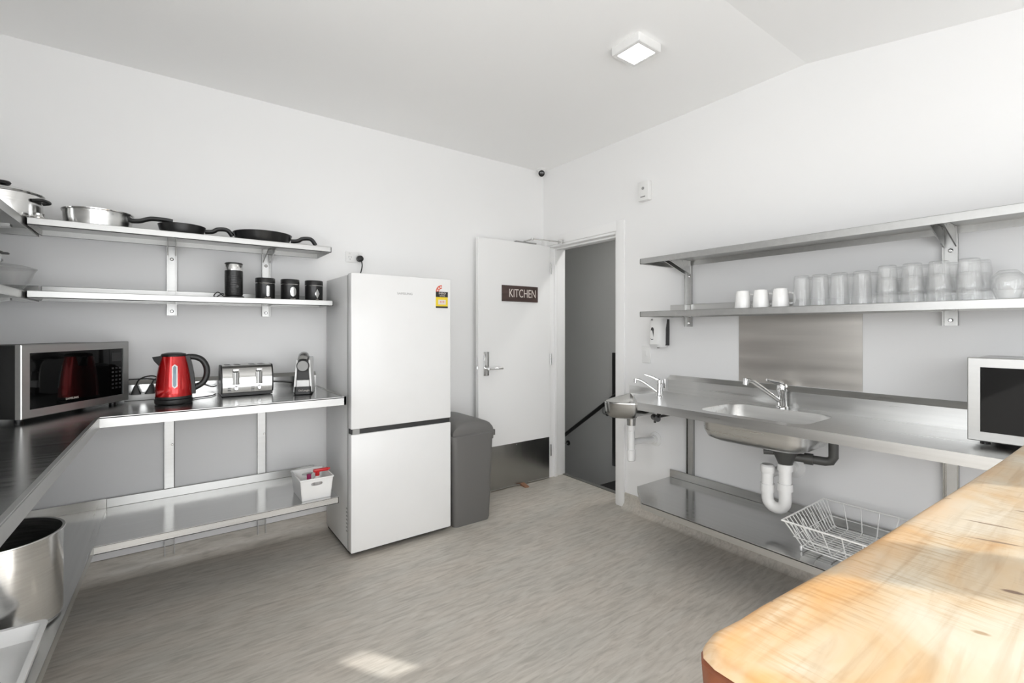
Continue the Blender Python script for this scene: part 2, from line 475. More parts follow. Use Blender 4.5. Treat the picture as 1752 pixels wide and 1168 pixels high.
xprism(bm, [(YW + 0.12, ZC), (YR, ZC), (WY - 0.16, zf), (WY - 0.16, zf + 0.5), (YW + 0.12, ZC + 0.22)], XL - 0.12, XW + TW)
struct('ceiling', bm, 'ceil')

# coved vinyl skirting
def cove(t=0.012, hgt=0.11, r=0.05):
    p = [(0, hgt), (t, hgt)]
    for k in range(7):
        a = PI + PI / 2 * k / 6
        p.append((t + r + r * math.cos(a), 0.001 + r + r * math.sin(a)))
    p.append((0, 0.001)); return p
bm = newbm(); xprism(bm, [(YW - d, z) for d, z in cove()], XL, XW)
struct('baseboard_back', bm, 'floor', smooth=40)
bm = newbm(); yprism(bm, [(XW - d, z) for d, z in cove()], WY, DY0 - 0.07)
struct('baseboard_right', bm, 'floor', smooth=40)
bm = newbm(); yprism(bm, [(XL + d, z) for d, z in cove()], WY, YW)
struct('baseboard_left', bm, 'floor', smooth=40)

# glazed opening in the wall behind the camera: white frame and mullions
wn = bpy.data.objects.new('window_1', None); COL.objects.link(wn); wn['kind'] = 'structure'; ROOT['window_1'] = Matrix.Identity(4)
bm = newbm()
box(bm, WX0, WX1, WY - 0.15, WY - 0.05, WZ1 - 0.05, WZ1); box(bm, WX0, WX1, WY - 0.15, WY - 0.05, WZ0, WZ0 + 0.03)
box(bm, WX0, WX0 + 0.05, WY - 0.15, WY - 0.05, WZ0 + 0.03, WZ1 - 0.05); box(bm, WX1 - 0.05, WX1, WY - 0.15, WY - 0.05, WZ0 + 0.03, WZ1 - 0.05)
part('window_frame', bm, 'trim', wn, smooth=0)
for m0, m1 in ((-0.02, 0.06), (1.377, 1.49), (1.91, 2.40)):
    bm = newbm(); box(bm, m0, m1, WY - 0.11, WY - 0.06, WZ0 + 0.03, WZ1 - 0.05)
    part('mullion' if m1 - m0 < 0.3 else 'sun_blocker', bm, 'trim', wn, smooth=0)  # wide panel is an added, unseen blocker that trims sun on floor and counter
w2 = bpy.data.objects.new('window_2', None); COL.objects.link(w2); w2['kind'] = 'structure'; ROOT['window_2'] = Matrix.Identity(4)
bm = newbm()
for a in ((LY0, LY1, LZ1 - 0.04, LZ1), (LY0, LY1, LZ0, LZ0 + 0.04), (LY0, LY0 + 0.04, LZ0 + 0.04, LZ1 - 0.04), (LY1 - 0.04, LY1, LZ0 + 0.04, LZ1 - 0.04), (0.32, 0.38, LZ0 + 0.04, LZ1 - 0.04)):
    box(bm, XL - 0.10, XL - 0.04, *a)
part('window_frame', bm, 'trim', w2, smooth=0)

# door lining and architraves
tr = bpy.data.objects.new('trim_1', None); COL.objects.link(tr); tr['kind'] = 'structure'; ROOT['trim_1'] = Matrix.Identity(4)
def tp(name, *a):
    bm = newbm(); box(bm, *a, bev=0.004, seg=2); return part(name, bm, 'trim', tr, smooth=30)
tp('architrave', XW - 0.018, XW, DY0 - 0.075, DY0 + 0.002, 0, DZ + 0.072)
tp('architrave', XW - 0.018, XW, DY1 - 0.002, YW, 0, DZ + 0.072)
tp('architrave', XW - 0.018, XW, DY0, DY1, DZ - 0.002, DZ + 0.072)
tp('door_lining', XW - 0.004, XW + TW, DY0, DY0 + 0.02, 0, DZ)
tp('door_lining', XW - 0.004, XW + TW, DY1 - 0.02, DY1, 0, DZ)
tp('door_lining', XW - 0.004, XW + TW, DY0 + 0.02, DY1 - 0.02, DZ - 0.02, DZ)
tp('door_stop', XW + 0.05, XW + 0.085, DY1 - 0.034, DY1 - 0.02, 0, DZ - 0.02)
tp('door_stop', XW + 0.05, XW + 0.085, DY0 + 0.02, DY0 + 0.034, 0, DZ - 0.02)
tp('door_stop', XW + 0.05, XW + 0.085, DY0 + 0.034, DY1 - 0.034, DZ - 0.034, DZ - 0.02)
bm = newbm(); box(bm, XW + TW - 0.03, XW + TW + 0.012, DY0 + 0.02, DY1 - 0.02, 0.0, 0.006)
part('threshold_strip', bm, 'grout', tr, smooth=0)

# open door, swung back along the rear wall
dr = bpy.data.objects.new('door_1', None); COL.objects.link(dr); dr['kind'] = 'structure'; ROOT['door_1'] = Matrix.Identity(4)
DX0, DX1, DYF, DYB = 1.985, 2.732, 3.150, 3.190
bm = newbm(); box(bm, DX0, DX1, DYF, DYB, 0.012, 2.045, bev=0.002, seg=1)
part('door_leaf', bm, 'trim', dr, smooth=30)
bm = newbm(); box(bm, DX0 + 0.012, DX1 - 0.012, DYF - 0.003, DYF - 0.0001, 0.016, 0.367)
kp = part('kick_plate', bm, 'kick', dr, smooth=0, label='brushed steel kick plate')
for kx in (DX0 + 0.05, 2.36, DX1 - 0.05):
    bm = newbm(); lathe(bm, [(0.005, 0), (0.004, 0.0015)], n=10)
    bm.transform(at(kx, DYF - 0.003, 0.352, FACE_NY)); part('screw', bm, 'chrome', kp)
bm = newbm(); box(bm, 2.033, 2.082, DYF - 0.008, DYF - 0.0001, 0.945, 1.135, bev=0.003)
hp = part('handle_plate', bm, 'polish', dr)
bm = newbm(); tube(bm, [(2.056, DYF - 0.006, 1.000), (2.056, DYF - 0.045, 1.000)], 0.010, 12)
tube(bm, smoothpath([(2.056, DYF - 0.042, 1.000), (2.10, DYF - 0.047, 1.001), (2.19, DYF - 0.046, 1.000)]), 0.009, 12)
part('lever', bm, 'chrome', hp)
bm = newbm(); box(bm, DX0 - 0.002, DX0 + 0.0005, 3.158, 3.182, 0.93, 1.09); box(bm, DX0 - 0.010, DX0, 3.162, 3.178, 1.0, 1.02)
part('latch', bm, 'chrome', dr, smooth=0)
for hz in (0.25, 1.05, 1.85):
    bm = newbm(); lathe(bm, [(0.007, hz - 0.05), (0.007, hz + 0.05)], DX1 + 0.004, DYF - 0.006, 12)
    part('hinge', bm, 'polish', dr)
bm = newbm()
box(bm, 2.36, 2.58, DYF + 0.001, DYF + 0.036, 2.0451, 2.058, bev=0.004)
part('closer_body', bm, 'grey', dr)
bm = newbm()
tube(bm, [(2.45, 3.165, 2.061), (2.49, 3.10, 2.075)], 0.008, 8)
tube(bm, [(2.49, 3.10, 2.078), (2.722, 2.99, 2.060)], 0.006, 8)
lathe(bm, [(0.012, 2.068), (0.012, 2.085)], 2.49, 3.10, 12)
part('closer_arm', bm, 'polish', dr)
bm = newbm(); box(bm, 2.703, 2.7215, 2.965, 3.015, 2.044, 2.076, bev=0.003)
part('closer_shoe', bm, 'polish', dr)
dr['label'] = 'white flush door standing open with a steel kick plate'

# wedge on the floor holding the door
bm = newbm(); loft(bm, [[Vector((2.40, 3.075, 0)), Vector((2.44, 3.075, 0)), Vector((2.44, 3.075, 0.003)), Vector((2.40, 3.075, 0.003))],
                        [Vector((2.40, 3.147, 0)), Vector((2.44, 3.147, 0)), Vector((2.44, 3.147, 0.022)), Vector((2.40, 3.147, 0.022))]])
tag(part('door_wedge', bm, 'cork', smooth=0), 'small orange-brown wedge pushed under the open white door', 'door wedge')

# stairwell seen through the doorway
SX = 3.90
bm = newbm(); box(bm, SX, SX + 0.1, 0.9, 6.4, -2.2, 2.7); struct('wall_stairwell', bm, 'stair')
bm = newbm(); box(bm, XW + TW, SX, 6.3, 6.4, -2.2, 2.7); struct('wall_stairwell_end', bm, 'stair')
bm = newbm(); box(bm, XW + TW, SX, 0.9, 1.0, -2.2, 2.7); struct('wall_landing', bm, 'stair')
bm = newbm(); box(bm, XW + TW - 0.1, XW + TW, YW + 0.12, 6.4, -2.2, 2.7); box(bm, XW + TW - 0.1, XW + TW, 0.9, 6.4, -2.2, -0.0805)
struct('wall_stairwell_side', bm, 'stair')
bm = newbm(); box(bm, XW + TW - 0.1, SX + 0.1, 0.9, 6.4, 2.7, 2.8); struct('ceiling_stairwell', bm, 'ceil')
bm = newbm(); box(bm, XW + TW, SX, 1.0, 2.775, -0.20, -0.004); struct('floor_landing', bm, 'carpet')
stair = bpy.data.objects.new('floor_stairs', None); COL.objects.link(stair); stair['kind'] = 'structure'; ROOT['floor_stairs'] = Matrix.Identity(4)
for k in range(9):
    bm = newbm(); box(bm, XW + TW, SX, 2.775 + 0.26 * k, 2.775 + 0.26 * (k + 1) + (0.02 if k < 8 else 0), -0.19 * (k + 1) - 0.19, -0.19 * (k + 1))
    part('stair_step', bm, 'carpet', stair, smooth=0)

hr = thing('handrail', 'dark sloping handrail fixed to the grey stairwell wall', 'handrail', (3.83, 3.3, 0.60))
rp0, rp1 = Vector((3.82, 3.16, 0.755)), Vector((3.82, 4.55, -0.235))
bm = newbm(); tube(bm, [rp0, rp1], 0.021, 12); part('rail', bm, 'rail', hr, world=True)
for t in (0.27, 0.72):
    p = rp0.lerp(rp1, t)
    bm = newbm(); tube(bm, smoothpath([(p.x, p.y, p.z - 0.02), (p.x, p.y, p.z - 0.075), (p.x + 0.03, p.y, p.z - 0.095), (SX - 0.002, p.y, p.z - 0.095)], 4), 0.007, 8)
    b_ = part('rail_bracket', bm, 'grey', hr, world=True)
    bm = newbm(); lathe(bm, [(0.030, 0), (0.030, 0.008), (0.022, 0.010)], n=16); bm.transform(at(SX - 0.0005, p.y, p.z - 0.095, FACE_NX))
    part('rosette', bm, 'rail', b_, world=True)
bm = newbm(); box(bm, 3.885, SX - 0.0005, 3.36, 3.46, -0.16, 1.06, bev=0.002)
tag(part('stair_post', bm, 'rail'), 'dark upright board on the stairwell wall behind the handrail', 'post')

# ------------------------------------------------------------------ stainless shelves on the rear and left walls
def lipped(bm, x0, x1, y0, y1, z, lip, t=0.004):
    """folded-steel shelf, open underneath: top sheet plus turned-down edges"""
    box(bm, x0, x1, y0, y1, z - t, z, bev=0.0015, seg=1)
    for a in ((x0, x1, y0, y0 + t), (x0, x1, y1 - t, y1), (x0, x0 + t, y0, y1), (x1 - t, x1, y0, y1)):
        box(bm, *a, z - lip, z - t * 0.5)
    # returned inner flange along the edges
    box(bm, x0, x1, y0, y0 + 0.02, z - lip, z - lip + 0.003); box(bm, x0, x1, y1 - 0.02, y1, z - lip, z - lip + 0.003)

SY0 = 2.935
ZU, ZM = 1.812, 1.489
def strut_y(bm, x, z0, z1, w=0.045):         # upright on the rear wall, channel facing out
    box(bm, x - w / 2, x + w / 2, YW - 0.004, YW - 0.0005, z0, z1)
    box(bm, x - w / 2, x - w / 2 + 0.004, YW - 0.022, YW - 0.004, z0, z1); box(bm, x + w / 2 - 0.004, x + w / 2, YW - 0.022, YW - 0.004, z0, z1)
def bolt(root, x, y, z, face, s=0.009):
    bm = newbm(); lathe(bm, [(s, 0), (s, 0.004), (s * 0.55, 0.007)], n=8); bm.transform(at(x, y, z, face))
    part('bolt', bm, 'chrome', root, world=True)
def gusset_y(bm, x, zt, d, hgt, t=0.005):      # triangular arm under a rear-wall shelf
    xprism(bm, [(YW - 0.022, zt), (YW - d, zt), (YW - d, zt - 0.012), (YW - 0.022, zt - hgt)], x - t / 2, x + t / 2)
def gusset_x(bm, y, zt, d, hgt, t=0.005, x0=None):
    x0 = XW if x0 is None else x0
    yprism(bm, [(x0 - 0.022, zt), (x0 - d, zt), (x0 - d, zt - 0.012), (x0 - 0.022, zt - hgt)], y - t / 2, y + t / 2)

us = thing('wall_shelf', 'upper stainless steel wall shelf holding the frying pans', 'shelf', (0.15, YW, ZU - 0.04))
bm = newbm(); lipped(bm, -0.497, 0.805, SY0, YW - 0.001, ZU, 0.032); part('shelf_tray', bm, 'satin', us, world=True)
ms = thing('wall_shelf', 'middle stainless steel wall shelf holding the black canisters', 'shelf', (0.15, YW, ZM - 0.09))
bm = newbm(); lipped(bm, -0.497, 0.815, SY0, YW - 0.001, ZM, 0.032); part('shelf_tray', bm, 'satin', ms, world=True)
bm = newbm(); box(bm, -0.497, 0.815, YW - 0.006, YW - 0.001, ZM + 0.0005, ZM + 0.042, bev=0.002, seg=1)
part('upstand', bm, 'satin', ms, world=True)
for sx in (0.026, 0.498):
    bm = newbm(); strut_y(bm, sx, ZM - 0.095, ZU - 0.034); part('wall_bracket', bm, 'satin', ms, world=True)
    bm = newbm()
    for q in (-0.018, 0.018): gusset_y(bm, sx + q, ZM - 0.012, 0.26, 0.020)
    part('bracket_arm', bm, 'steel', ms, world=True)
    bm = newbm()
    for q in (-0.018, 0.018): gusset_y(bm, sx + q, ZU - 0.006, 0.26, 0.080)
    part('bracket_arm', bm, 'steel', us, world=True)
    bolt(ms, sx, YW - 0.006, ZM - 0.072, FACE_NY); bolt(us, sx, YW - 0.006, ZU - 0.105, FACE_NY)

SXL = -0.505
ul = thing('wall_shelf', 'upper steel shelf on the left wall carrying the lidded pot', 'shelf', (XL, 2.75, ZU - 0.06))
bm = newbm(); lipped(bm, XL + 0.001, SXL, 2.25, YW - 0.001, ZU - 0.0005, 0.038); part('shelf_tray', bm, 'satin', ul, world=True)
ml = thing('wall_shelf', 'middle steel shelf on the left wall carrying the bowls', 'shelf', (XL, 2.75, ZM - 0.06))
bm = newbm(); lipped(bm, XL + 0.001, SXL, 2.25, YW - 0.001, ZM - 0.0005, 0.036); part('shelf_tray', bm, 'satin', ml, world=True)
bm = newbm(); box(bm, XL + 0.006, SXL, YW - 0.007, YW - 0.002, ZM, ZM + 0.042); part('upstand', bm, 'steel', ml, world=True)
for yy in (2.45, 2.95):
    for rt, zz in ((ul, ZU), (ml, ZM)):
        bm = newbm()
        yprism(bm, [(XL + 0.001, zz - 0.036), (XL + 0.28, zz - 0.036), (XL + 0.28, zz - 0.048), (XL + 0.001, zz - 0.10)], yy - 0.02, yy + 0.02)
        part('bracket_arm', bm, 'steel', rt, world=True)

# ------------------------------------------------------------------ L-shaped steel bench (rear + left)
ZB = 0.943; YB = 2.63
bn = thing('steel_bench', 'L-shaped stainless steel bench under the kettle and toaster', 'bench', (0.0, 3.0, 0.5))
IN = [(0.800, YB), (-0.226, YB), (-0.262, 1.05)]
bm = newbm()
prism(bm, [(0.800, YW - 0.001), (XL + 0.001, YW - 0.001), (XL + 0.001, 1.05), IN[2], IN[1], IN[0]], ZB - 0.004, ZB)
part('bench_top', bm, 'steel', bn, world=True, smooth=0)
bm = newbm()
def strip(bm, pts, z0, z1, t):     # vertical lip following a plan polyline (offset to the left of travel)
    prev = None
    for (a, b) in zip(pts, pts[1:]):
        d = Vector((b[0] - a[0], b[1] - a[1], 0)).normalized(); n = Vector((-d.y, d.x, 0)) * t
        A = Vector((a[0], a[1], 0)); B = Vector((b[0], b[1], 0))
        loft(bm, [[A + Vector((0, 0, z0)), A + n + Vector((0, 0, z0)), A + n + Vector((0, 0, z1)), A + Vector((0, 0, z1))],
                  [B + Vector((0, 0, z0)), B + n + Vector((0, 0, z0)), B + n + Vector((0, 0, z1)), B + Vector((0, 0, z1))]])
strip(bm, IN, ZB - 0.042, ZB + 0.003, -0.012)
strip(bm, [(0.800, YW - 0.002), (0.800, YB)], ZB - 0.042, ZB + 0.003, -0.012)
part('front_lip', bm, 'satin', bn, world=True, smooth=0)
bm = newbm()
xprism(bm, [(YW - 0.001, ZB), (YW - 0.020, ZB), (YW - 0.020, ZB + 0.075), (YW - 0.004, ZB + 0.098), (YW - 0.001, ZB + 0.098)], XL + 0.02, 0.790)
part('splashback', bm, 'steel', bn, world=True, smooth=0)
bm = newbm()
yprism(bm, [(XL + 0.001, ZB), (XL + 0.020, ZB), (XL + 0.020, ZB + 0.075), (XL + 0.004, ZB + 0.098), (XL + 0.001, ZB + 0.098)], 1.05, YW - 0.002)
part('splashback', bm, 'steel_y', bn, world=True, smooth=0)
ZLS = 0.386
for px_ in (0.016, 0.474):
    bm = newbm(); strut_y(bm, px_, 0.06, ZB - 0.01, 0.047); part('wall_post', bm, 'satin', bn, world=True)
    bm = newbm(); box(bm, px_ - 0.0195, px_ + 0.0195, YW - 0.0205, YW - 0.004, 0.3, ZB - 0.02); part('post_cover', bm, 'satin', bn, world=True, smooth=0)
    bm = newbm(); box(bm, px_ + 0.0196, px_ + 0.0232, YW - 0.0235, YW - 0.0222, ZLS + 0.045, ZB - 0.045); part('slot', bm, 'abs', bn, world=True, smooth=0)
    bolt(bn, px_ + 0.012, YW - 0.022, 0.675, FACE_NY, 0.006)
for gx in (0.05, 0.56):
    bm = newbm(); gusset_y(bm, gx, ZB - 0.006, 0.52, 0.11, 0.006); part('bracket_arm', bm, 'kick', bn, world=True)
for gy in (1.2, 2.1):
    bm = newbm(); yprism(bm, [(XL + 0.001, ZB - 0.006), (XL + 0.45, ZB - 0.006), (XL + 0.45, ZB - 0.02), (XL + 0.001, ZB - 0.11)], gy - 0.003, gy + 0.003)
    part('bracket_arm', bm, 'kick', bn, world=True)

# low shelves under the bench
ls = thing('low_shelf', 'low stainless steel shelf under the rear bench with white basket', 'shelf', (0.27, YW, 0.30))
bm = newbm(); box(bm, -0.2495, 0.775, 2.683, YW - 0.024, ZLS - 0.004, ZLS); box(bm, -0.2495, 0.775, 2.683, 2.687, ZLS - 0.036, ZLS - 0.002)
box(bm, 0.771, 0.775, 2.683, YW - 0.024, ZLS - 0.036, ZLS - 0.002); box(bm, -0.2495, 0.775, 2.683, 2.71, ZLS - 0.036, ZLS - 0.033)
part('shelf_tray', bm, 'steel', ls, world=True, smooth=0)
bm = newbm(); box(bm, -0.2495, 0.775, YW - 0.029, YW - 0.0245, ZLS, ZLS + 0.048, bev=0.0015, seg=1); part('upstand', bm, 'satin', ls, world=True)
ll = thing('low_shelf', 'low stainless steel shelf under the left bench with stock pot', 'shelf', (-0.6, 1.8, 0.30))
bm = newbm()
prism(bm, [(-0.2505, YW - 0.024), (XL + 0.024, YW - 0.024), (XL + 0.024, 1.35), (-0.289, 1.35), (-0.2505, 2.683)], ZLS - 0.0045, ZLS - 0.0005)
strip(bm, [(-0.2505, 2.683), (-0.289, 1.35)], ZLS - 0.036, ZLS + 0.0015, -0.005)
part('shelf_tray', bm, 'steel_y', ll, world=True, smooth=0)
bm = newbm(); box(bm, XL + 0.02, -0.2505, YW - 0.029, YW - 0.0245, ZLS, ZLS + 0.048); box(bm, XL + 0.0205, XL + 0.0245, 1.35, YW - 0.03, ZLS, ZLS + 0.048)
part('upstand', bm, 'steel', ll, world=True, smooth=0)
for rt, a in ((ls, (0.3, 0.34, 2.75, YW - 0.001)), (ls, (-0.2, -0.16, 2.75, YW - 0.001)), (ll, (XL + 0.001, -0.33, 1.5, 1.54)), (ll, (XL + 0.001, -0.33, 2.3, 2.34))):
    bm = newbm(); box(bm, *a, ZLS - 0.034, ZLS - 0.005); part('support_rail', bm, 'kick', rt, world=True, smooth=0)

# ------------------------------------------------------------------ right wall: shelves
ZUB, ZMB, XSB, YSB = 1.762, 1.428, 2.42, 1.925
YE = -0.25
ub = thing('wall_shelf', 'long empty upper steel shelf on the right wall', 'shelf', (XW, 1.0, ZUB - 0.10))
bm = newbm(); lipped(bm, XSB, XW - 0.001, YE, YSB, ZUB, 0.034); part('shelf_tray', bm, 'satin', ub, world=True)
mb = thing('wall_shelf', 'long steel shelf on the right wall lined with glasses and mugs', 'shelf', (XW, 1.0, ZMB - 0.10))
bm = newbm(); lipped(bm, XSB, XW - 0.001, YE, YSB, ZMB, 0.034); part('shelf_tray', bm, 'satin', mb, world=True)
bm = newbm(); box(bm, XW - 0.006, XW - 0.001, YE, YSB - 0.002, ZMB + 0.0005, ZMB + 0.05, bev=0.002, seg=1); part('upstand', bm, 'steel_y', mb, world=True)
def strut_x(bm, y, z0, z1, w=0.05):
    box(bm, XW - 0.004, XW - 0.0005, y - w / 2, y + w / 2, z0, z1)
    box(bm, XW - 0.022, XW - 0.004, y - w / 2, y - w / 2 + 0.004, z0, z1); box(bm, XW - 0.022, XW - 0.004, y + w / 2 - 0.004, y + w / 2, z0, z1)
for sy in (1.782, 0.517):
    bm = newbm(); strut_x(bm, sy, ZMB - 0.095, ZUB - 0.036); part('wall_bracket', bm, 'satin', mb, world=True)
    for rt, zz in ((mb, ZMB), (ub, ZUB)):
        bm = newbm()
        for q in (-0.02, 0.02): gusset_x(bm, sy + q, zz - (0.012 if rt is mb else 0.006), 0.25, 0.020 if rt is mb else 0.085)
        part('bracket_arm', bm, 'steel_y', rt, world=True)
    bolt(mb, XW - 0.006, sy, ZMB - 0.072, FACE_NX); bolt(ub, XW - 0.006, sy, ZUB - 0.105, FACE_NX)

# steel splash panel between bench and shelf
bm = newbm(); box(bm, XW - 0.004, XW - 0.0005, 0.838, 1.452, 1.012, ZMB - 0.0345)
tag(part('splash_panel', bm, 'panel', smooth=0), 'brushed stainless steel panel on the wall behind the sink tap', 'splash panel')

# ------------------------------------------------------------------ right bench with sink
ZBB, XB = 0.895, 2.17
bb = thing('sink_bench', 'stainless steel sink bench along the right wall', 'bench', (2.5, 1.0, 0.5))
OUT = [(XW - 0.001, YE), (XW - 0.001, 1.965), (2.405, 1.965), (XB, 1.742), (XB, YE)]
sk = rrect(2.435, 1.165, 0.36, 0.52, 0.07, 0, 6)
bm = newbm()
vo, vi = holed(bm, OUT, [(p.x, p.y) for p in sk], ZBB)
part('bench_top', bm, 'steel_y', bb, world=True, smooth=0)
bm = newbm()
strip(bm, [(2.405, 1.965), (XB, 1.742), (XB, YE)], ZBB - 0.040, ZBB + 0.004, 0.010)
strip(bm, [(XW - 0.002, 1.965), (2.405, 1.965)], ZBB - 0.040, ZBB + 0.001, 0.006)
part('front_lip', bm, 'steel_y', bb, world=True, smooth=0)
bm = newbm()
yprism(bm, [(XW - 0.001, ZBB), (XW - 0.028, ZBB), (XW - 0.028, ZBB + 0.085), (XW - 0.004, ZBB + 0.114), (XW - 0.001, ZBB + 0.114)], YE, 1.925)
part('splashback', bm, 'steel_y', bb, world=True, smooth=0)
loops = []
for w, d, r, z in [(0.36, 0.52, 0.07, ZBB), (0.352, 0.512, 0.07, ZBB - 0.006), (0.345, 0.505, 0.07, ZBB - 0.10), (0.32, 0.48, 0.075, ZBB - 0.135),
                   (0.27, 0.42, 0.08, ZBB - 0.15), (0.10, 0.12, 0.045, ZBB - 0.156)]:
    loops.append(rrect(2.435, 1.165, w, d, r, z, 6))
bm = newbm(); loft(bm, loops, cap0=False, cap1=True)
part('sink_bowl', bm, 'steel_y', bb, world=True, smooth=60, orient=False)
for cy in (1.37, 1.22, 1.02):
    bm = newbm(); box(bm, 2.245, 2.252, cy - 0.01, cy + 0.01, ZBB - 0.045, ZBB - 0.008); box(bm, 2.235, 2.252, cy - 0.01, cy + 0.01, ZBB - 0.05, ZBB - 0.042)
    part('sink_clip', bm, 'kick', bb, world=True, smooth=0)
for py_ in (1.768, 0.515):
    bm = newbm(); strut_x(bm, py_, 0.12, ZBB - 0.01, 0.05); part('wall_post', bm, 'kick', bb, world=True)
    bm = newbm(); box(bm, XW - 0.0205, XW - 0.004, py_ - 0.021, py_ + 0.012, 0.3, ZBB - 0.02); part('post_cover', bm, 'satin', bb, world=True, smooth=0)
bm = newbm(); gusset_x(bm, 0.60, ZBB - 0.004, 0.50, 0.13, 0.006); part('bracket_arm', bm, 'kick', bb, world=True)
bm = newbm(); gusset_x(bm, 1.80, ZBB - 0.004, 0.40, 0.06, 0.006); part('bracket_arm', bm, 'kick', bb, world=True)

# sink mixer
tp_ = thing('mixer_tap', 'chrome lever mixer tap over the main sink', 'tap', (2.664, 1.178, ZBB + 0.0006))
bm = newbm(); lathe(bm, [(0.030, 0), (0.030, 0.006), (0.024, 0.012), (0.023, 0.085), (0.026, 0.09), (0.026, 0.118), (0.020, 0.128), (0.0, 0.130)], n=24); part('tap_body', bm, 'chrome', tp_)
bm = newbm(); tube(bm, smoothpath([(-0.012, 0.004, 0.035), (-0.07, 0.042, 0.085), (-0.13, 0.082, 0.135), (-0.155, 0.098, 0.148), (-0.175, 0.112, 0.147)]), 0.0115, 14)
sp_ = part('spout', bm, 'chrome', tp_)
bm = newbm(); tube(bm, [(-0.168, 0.107, 0.158), (-0.171, 0.109, 0.125)], 0.0145, 14); part('aerator', bm, 'chrome', sp_)
bm = newbm(); tube(bm, smoothpath([(0.0, 0, 0.126), (-0.03, 0.015, 0.138), (-0.085, 0.04, 0.152)]), [0.016, 0.016, 0.015, 0.0145, 0.014, 0.013, 0.012, 0.011, 0.010, 0.009, 0.008, 0.008, 0.007], 12, sy=0.7)
part('lever', bm, 'chrome', tp_)

# waste trap and overflow under the sink
wt = thing('sink_waste_trap', 'white plastic waste trap hanging below the main sink', 'waste pipe', (2.435, 1.06, 0.45))
WXc, WYc = 2.435, 1.062
bm = newbm(); lathe(bm, [(0.045, ZBB - 0.157), (0.058, ZBB - 0.165), (0.052, ZBB - 0.185), (0.030, ZBB - 0.235)], WXc, WYc, 24)
part('waste_cup', bm, 'abs', wt, world=True, label='dark grey waste cup')
bm = newbm(); lathe(bm, [(0.034, 0.628), (0.034, 0.660), (0.030, 0.661)], WXc, WYc, 20); part('collar', bm, 'pvc', wt, world=True)
bm = newbm(); lathe(bm, [(0.034, 0.53), (0.034, 0.565)], WXc, WYc, 20); part('collar', bm, 'pvc', wt, world=True)
U = [(WXc, WYc, 0.655), (WXc, WYc, 0.50)]
for k in range(9):
    a = PI * k / 8
    U.append((WXc, WYc + 0.042 - 0.042 * math.cos(a), 0.475 - 0.042 * math.sin(a)))
U += [(WXc, WYc + 0.084, 0.50), (WXc, WYc + 0.084, 0.60)]
bm = newbm(); tube(bm, U, 0.0275, 20); part('trap_bend', bm, 'pvc', wt, world=True)
bm = newbm(); lathe(bm, [(0.033, 0.505), (0.033, 0.545)], WXc, WYc + 0.084, 20); part('collar', bm, 'pvc', wt, world=True)
bm = newbm(); lathe(bm, [(0.031, 0.600), (0.033, 0.606), (0.033, 0.632), (0.026, 0.640)], WXc, WYc + 0.084, 20)
part('cap', bm, 'pvc', wt, world=True)
bm = newbm(); tube(bm, [(WXc, WYc + 0.084, 0.59), (WXc + 0.10, WYc + 0.09, 0.585), (XW - 0.004, WYc + 0.092, 0.575)], 0.022, 16); part('outlet_pipe', bm, 'pvc', wt, world=True)
bm = newbm(); lathe(bm, [(0.062, 0), (0.060, 0.006), (0.036, 0.014), (0.034, 0.05)], n=28); bm.transform(at(XW - 0.0005, WYc + 0.092, 0.575, FACE_NX)); part('wall_flange', bm, 'pvc', wt, world=True)
bm = newbm()
tube(bm, [(WXc, WYc, 0.70), (WXc + 0.02, WYc - 0.06, 0.70), (WXc + 0.045, 0.905, 0.70), (WXc + 0.05, 0.885, 0.705), (WXc + 0.05, 0.873, 0.725), (WXc + 0.05, 0.873, 0.86)], 0.0205, 14)
part('overflow_pipe', bm, 'abs', wt, world=True, label='dark grey overflow pipe')
bm = newbm(); tube(bm, [(WXc + 0.027, WYc - 0.075, 0.70), (WXc + 0.035, WYc - 0.110, 0.70)], 0.027, 14); part('collar', bm, 'abs', wt, world=True)
bm = newbm(); tube(bm, [(WXc - 0.01, WYc + 0.03, 0.715), (WXc - 0.04, WYc + 0.085, 0.712)], 0.016, 12); part('wing_nut', bm, 'abs', wt, world=True)

# hand basin at the clipped end of the bench
hb = thing('hand_basin', 'small stainless steel hand basin beside the door frame', 'basin', (2.5, 2.05, 0.74))
RIM = [(2.355, 1.905), (2.268, 2.045), (2.285, 2.105), (2.345, 2.145), (2.60, 2.225), (2.735, 2.262), (2.735, 1.985), (2.44, 1.972), (2.385, 1.92)]
def chaikin(poly, keep):
    out = []; n = len(poly)
    for i, p in enumerate(poly):
        q = poly[(i + 1) % n]
        if p in keep: out.append(p)
        else:
            o = poly[i - 1]
            out.append((0.75 * p[0] + 0.25 * o[0], 0.75 * p[1] + 0.25 * o[1])); out.append((0.75 * p[0] + 0.25 * q[0], 0.75 * p[1] + 0.25 * q[1]))
    return out
KEEP = [(2.735, 2.262), (2.735, 1.985)]
RIM = chaikin(chaikin(RIM, KEEP), KEEP)
def scaled(poly, s, z, cx=2.46, cy=2.04):
    return [Vector((cx + (x - cx) * s, cy + (y - cy) * s, z)) for x, y in poly]
bm = newbm()
loft(bm, [scaled(RIM, 1.0, 0.844), scaled(RIM, 1.0, 0.851), scaled(RIM, 0.955, 0.853), scaled(RIM, 0.94, 0.848), scaled(RIM, 0.92, 0.80), scaled(RIM, 0.86, 0.772), scaled(RIM, 0.74, 0.762), scaled(RIM, 0.2, 0.758)], cap0=False, cap1=True)
part('basin_bowl', bm, 'polish', hb, world=True, smooth=50, orient=False)
bm = newbm()
loft(bm, [scaled(RIM, 1.0, 0.8435), scaled(RIM, 0.985, 0.82), scaled(RIM, 0.955, 0.79), scaled(RIM, 0.89, 0.760), scaled(RIM, 0.76, 0.747), scaled(RIM, 0.2, 0.742)], cap0=False, cap1=True)
part('basin_shell', bm, 'kick', hb, world=True, smooth=50)
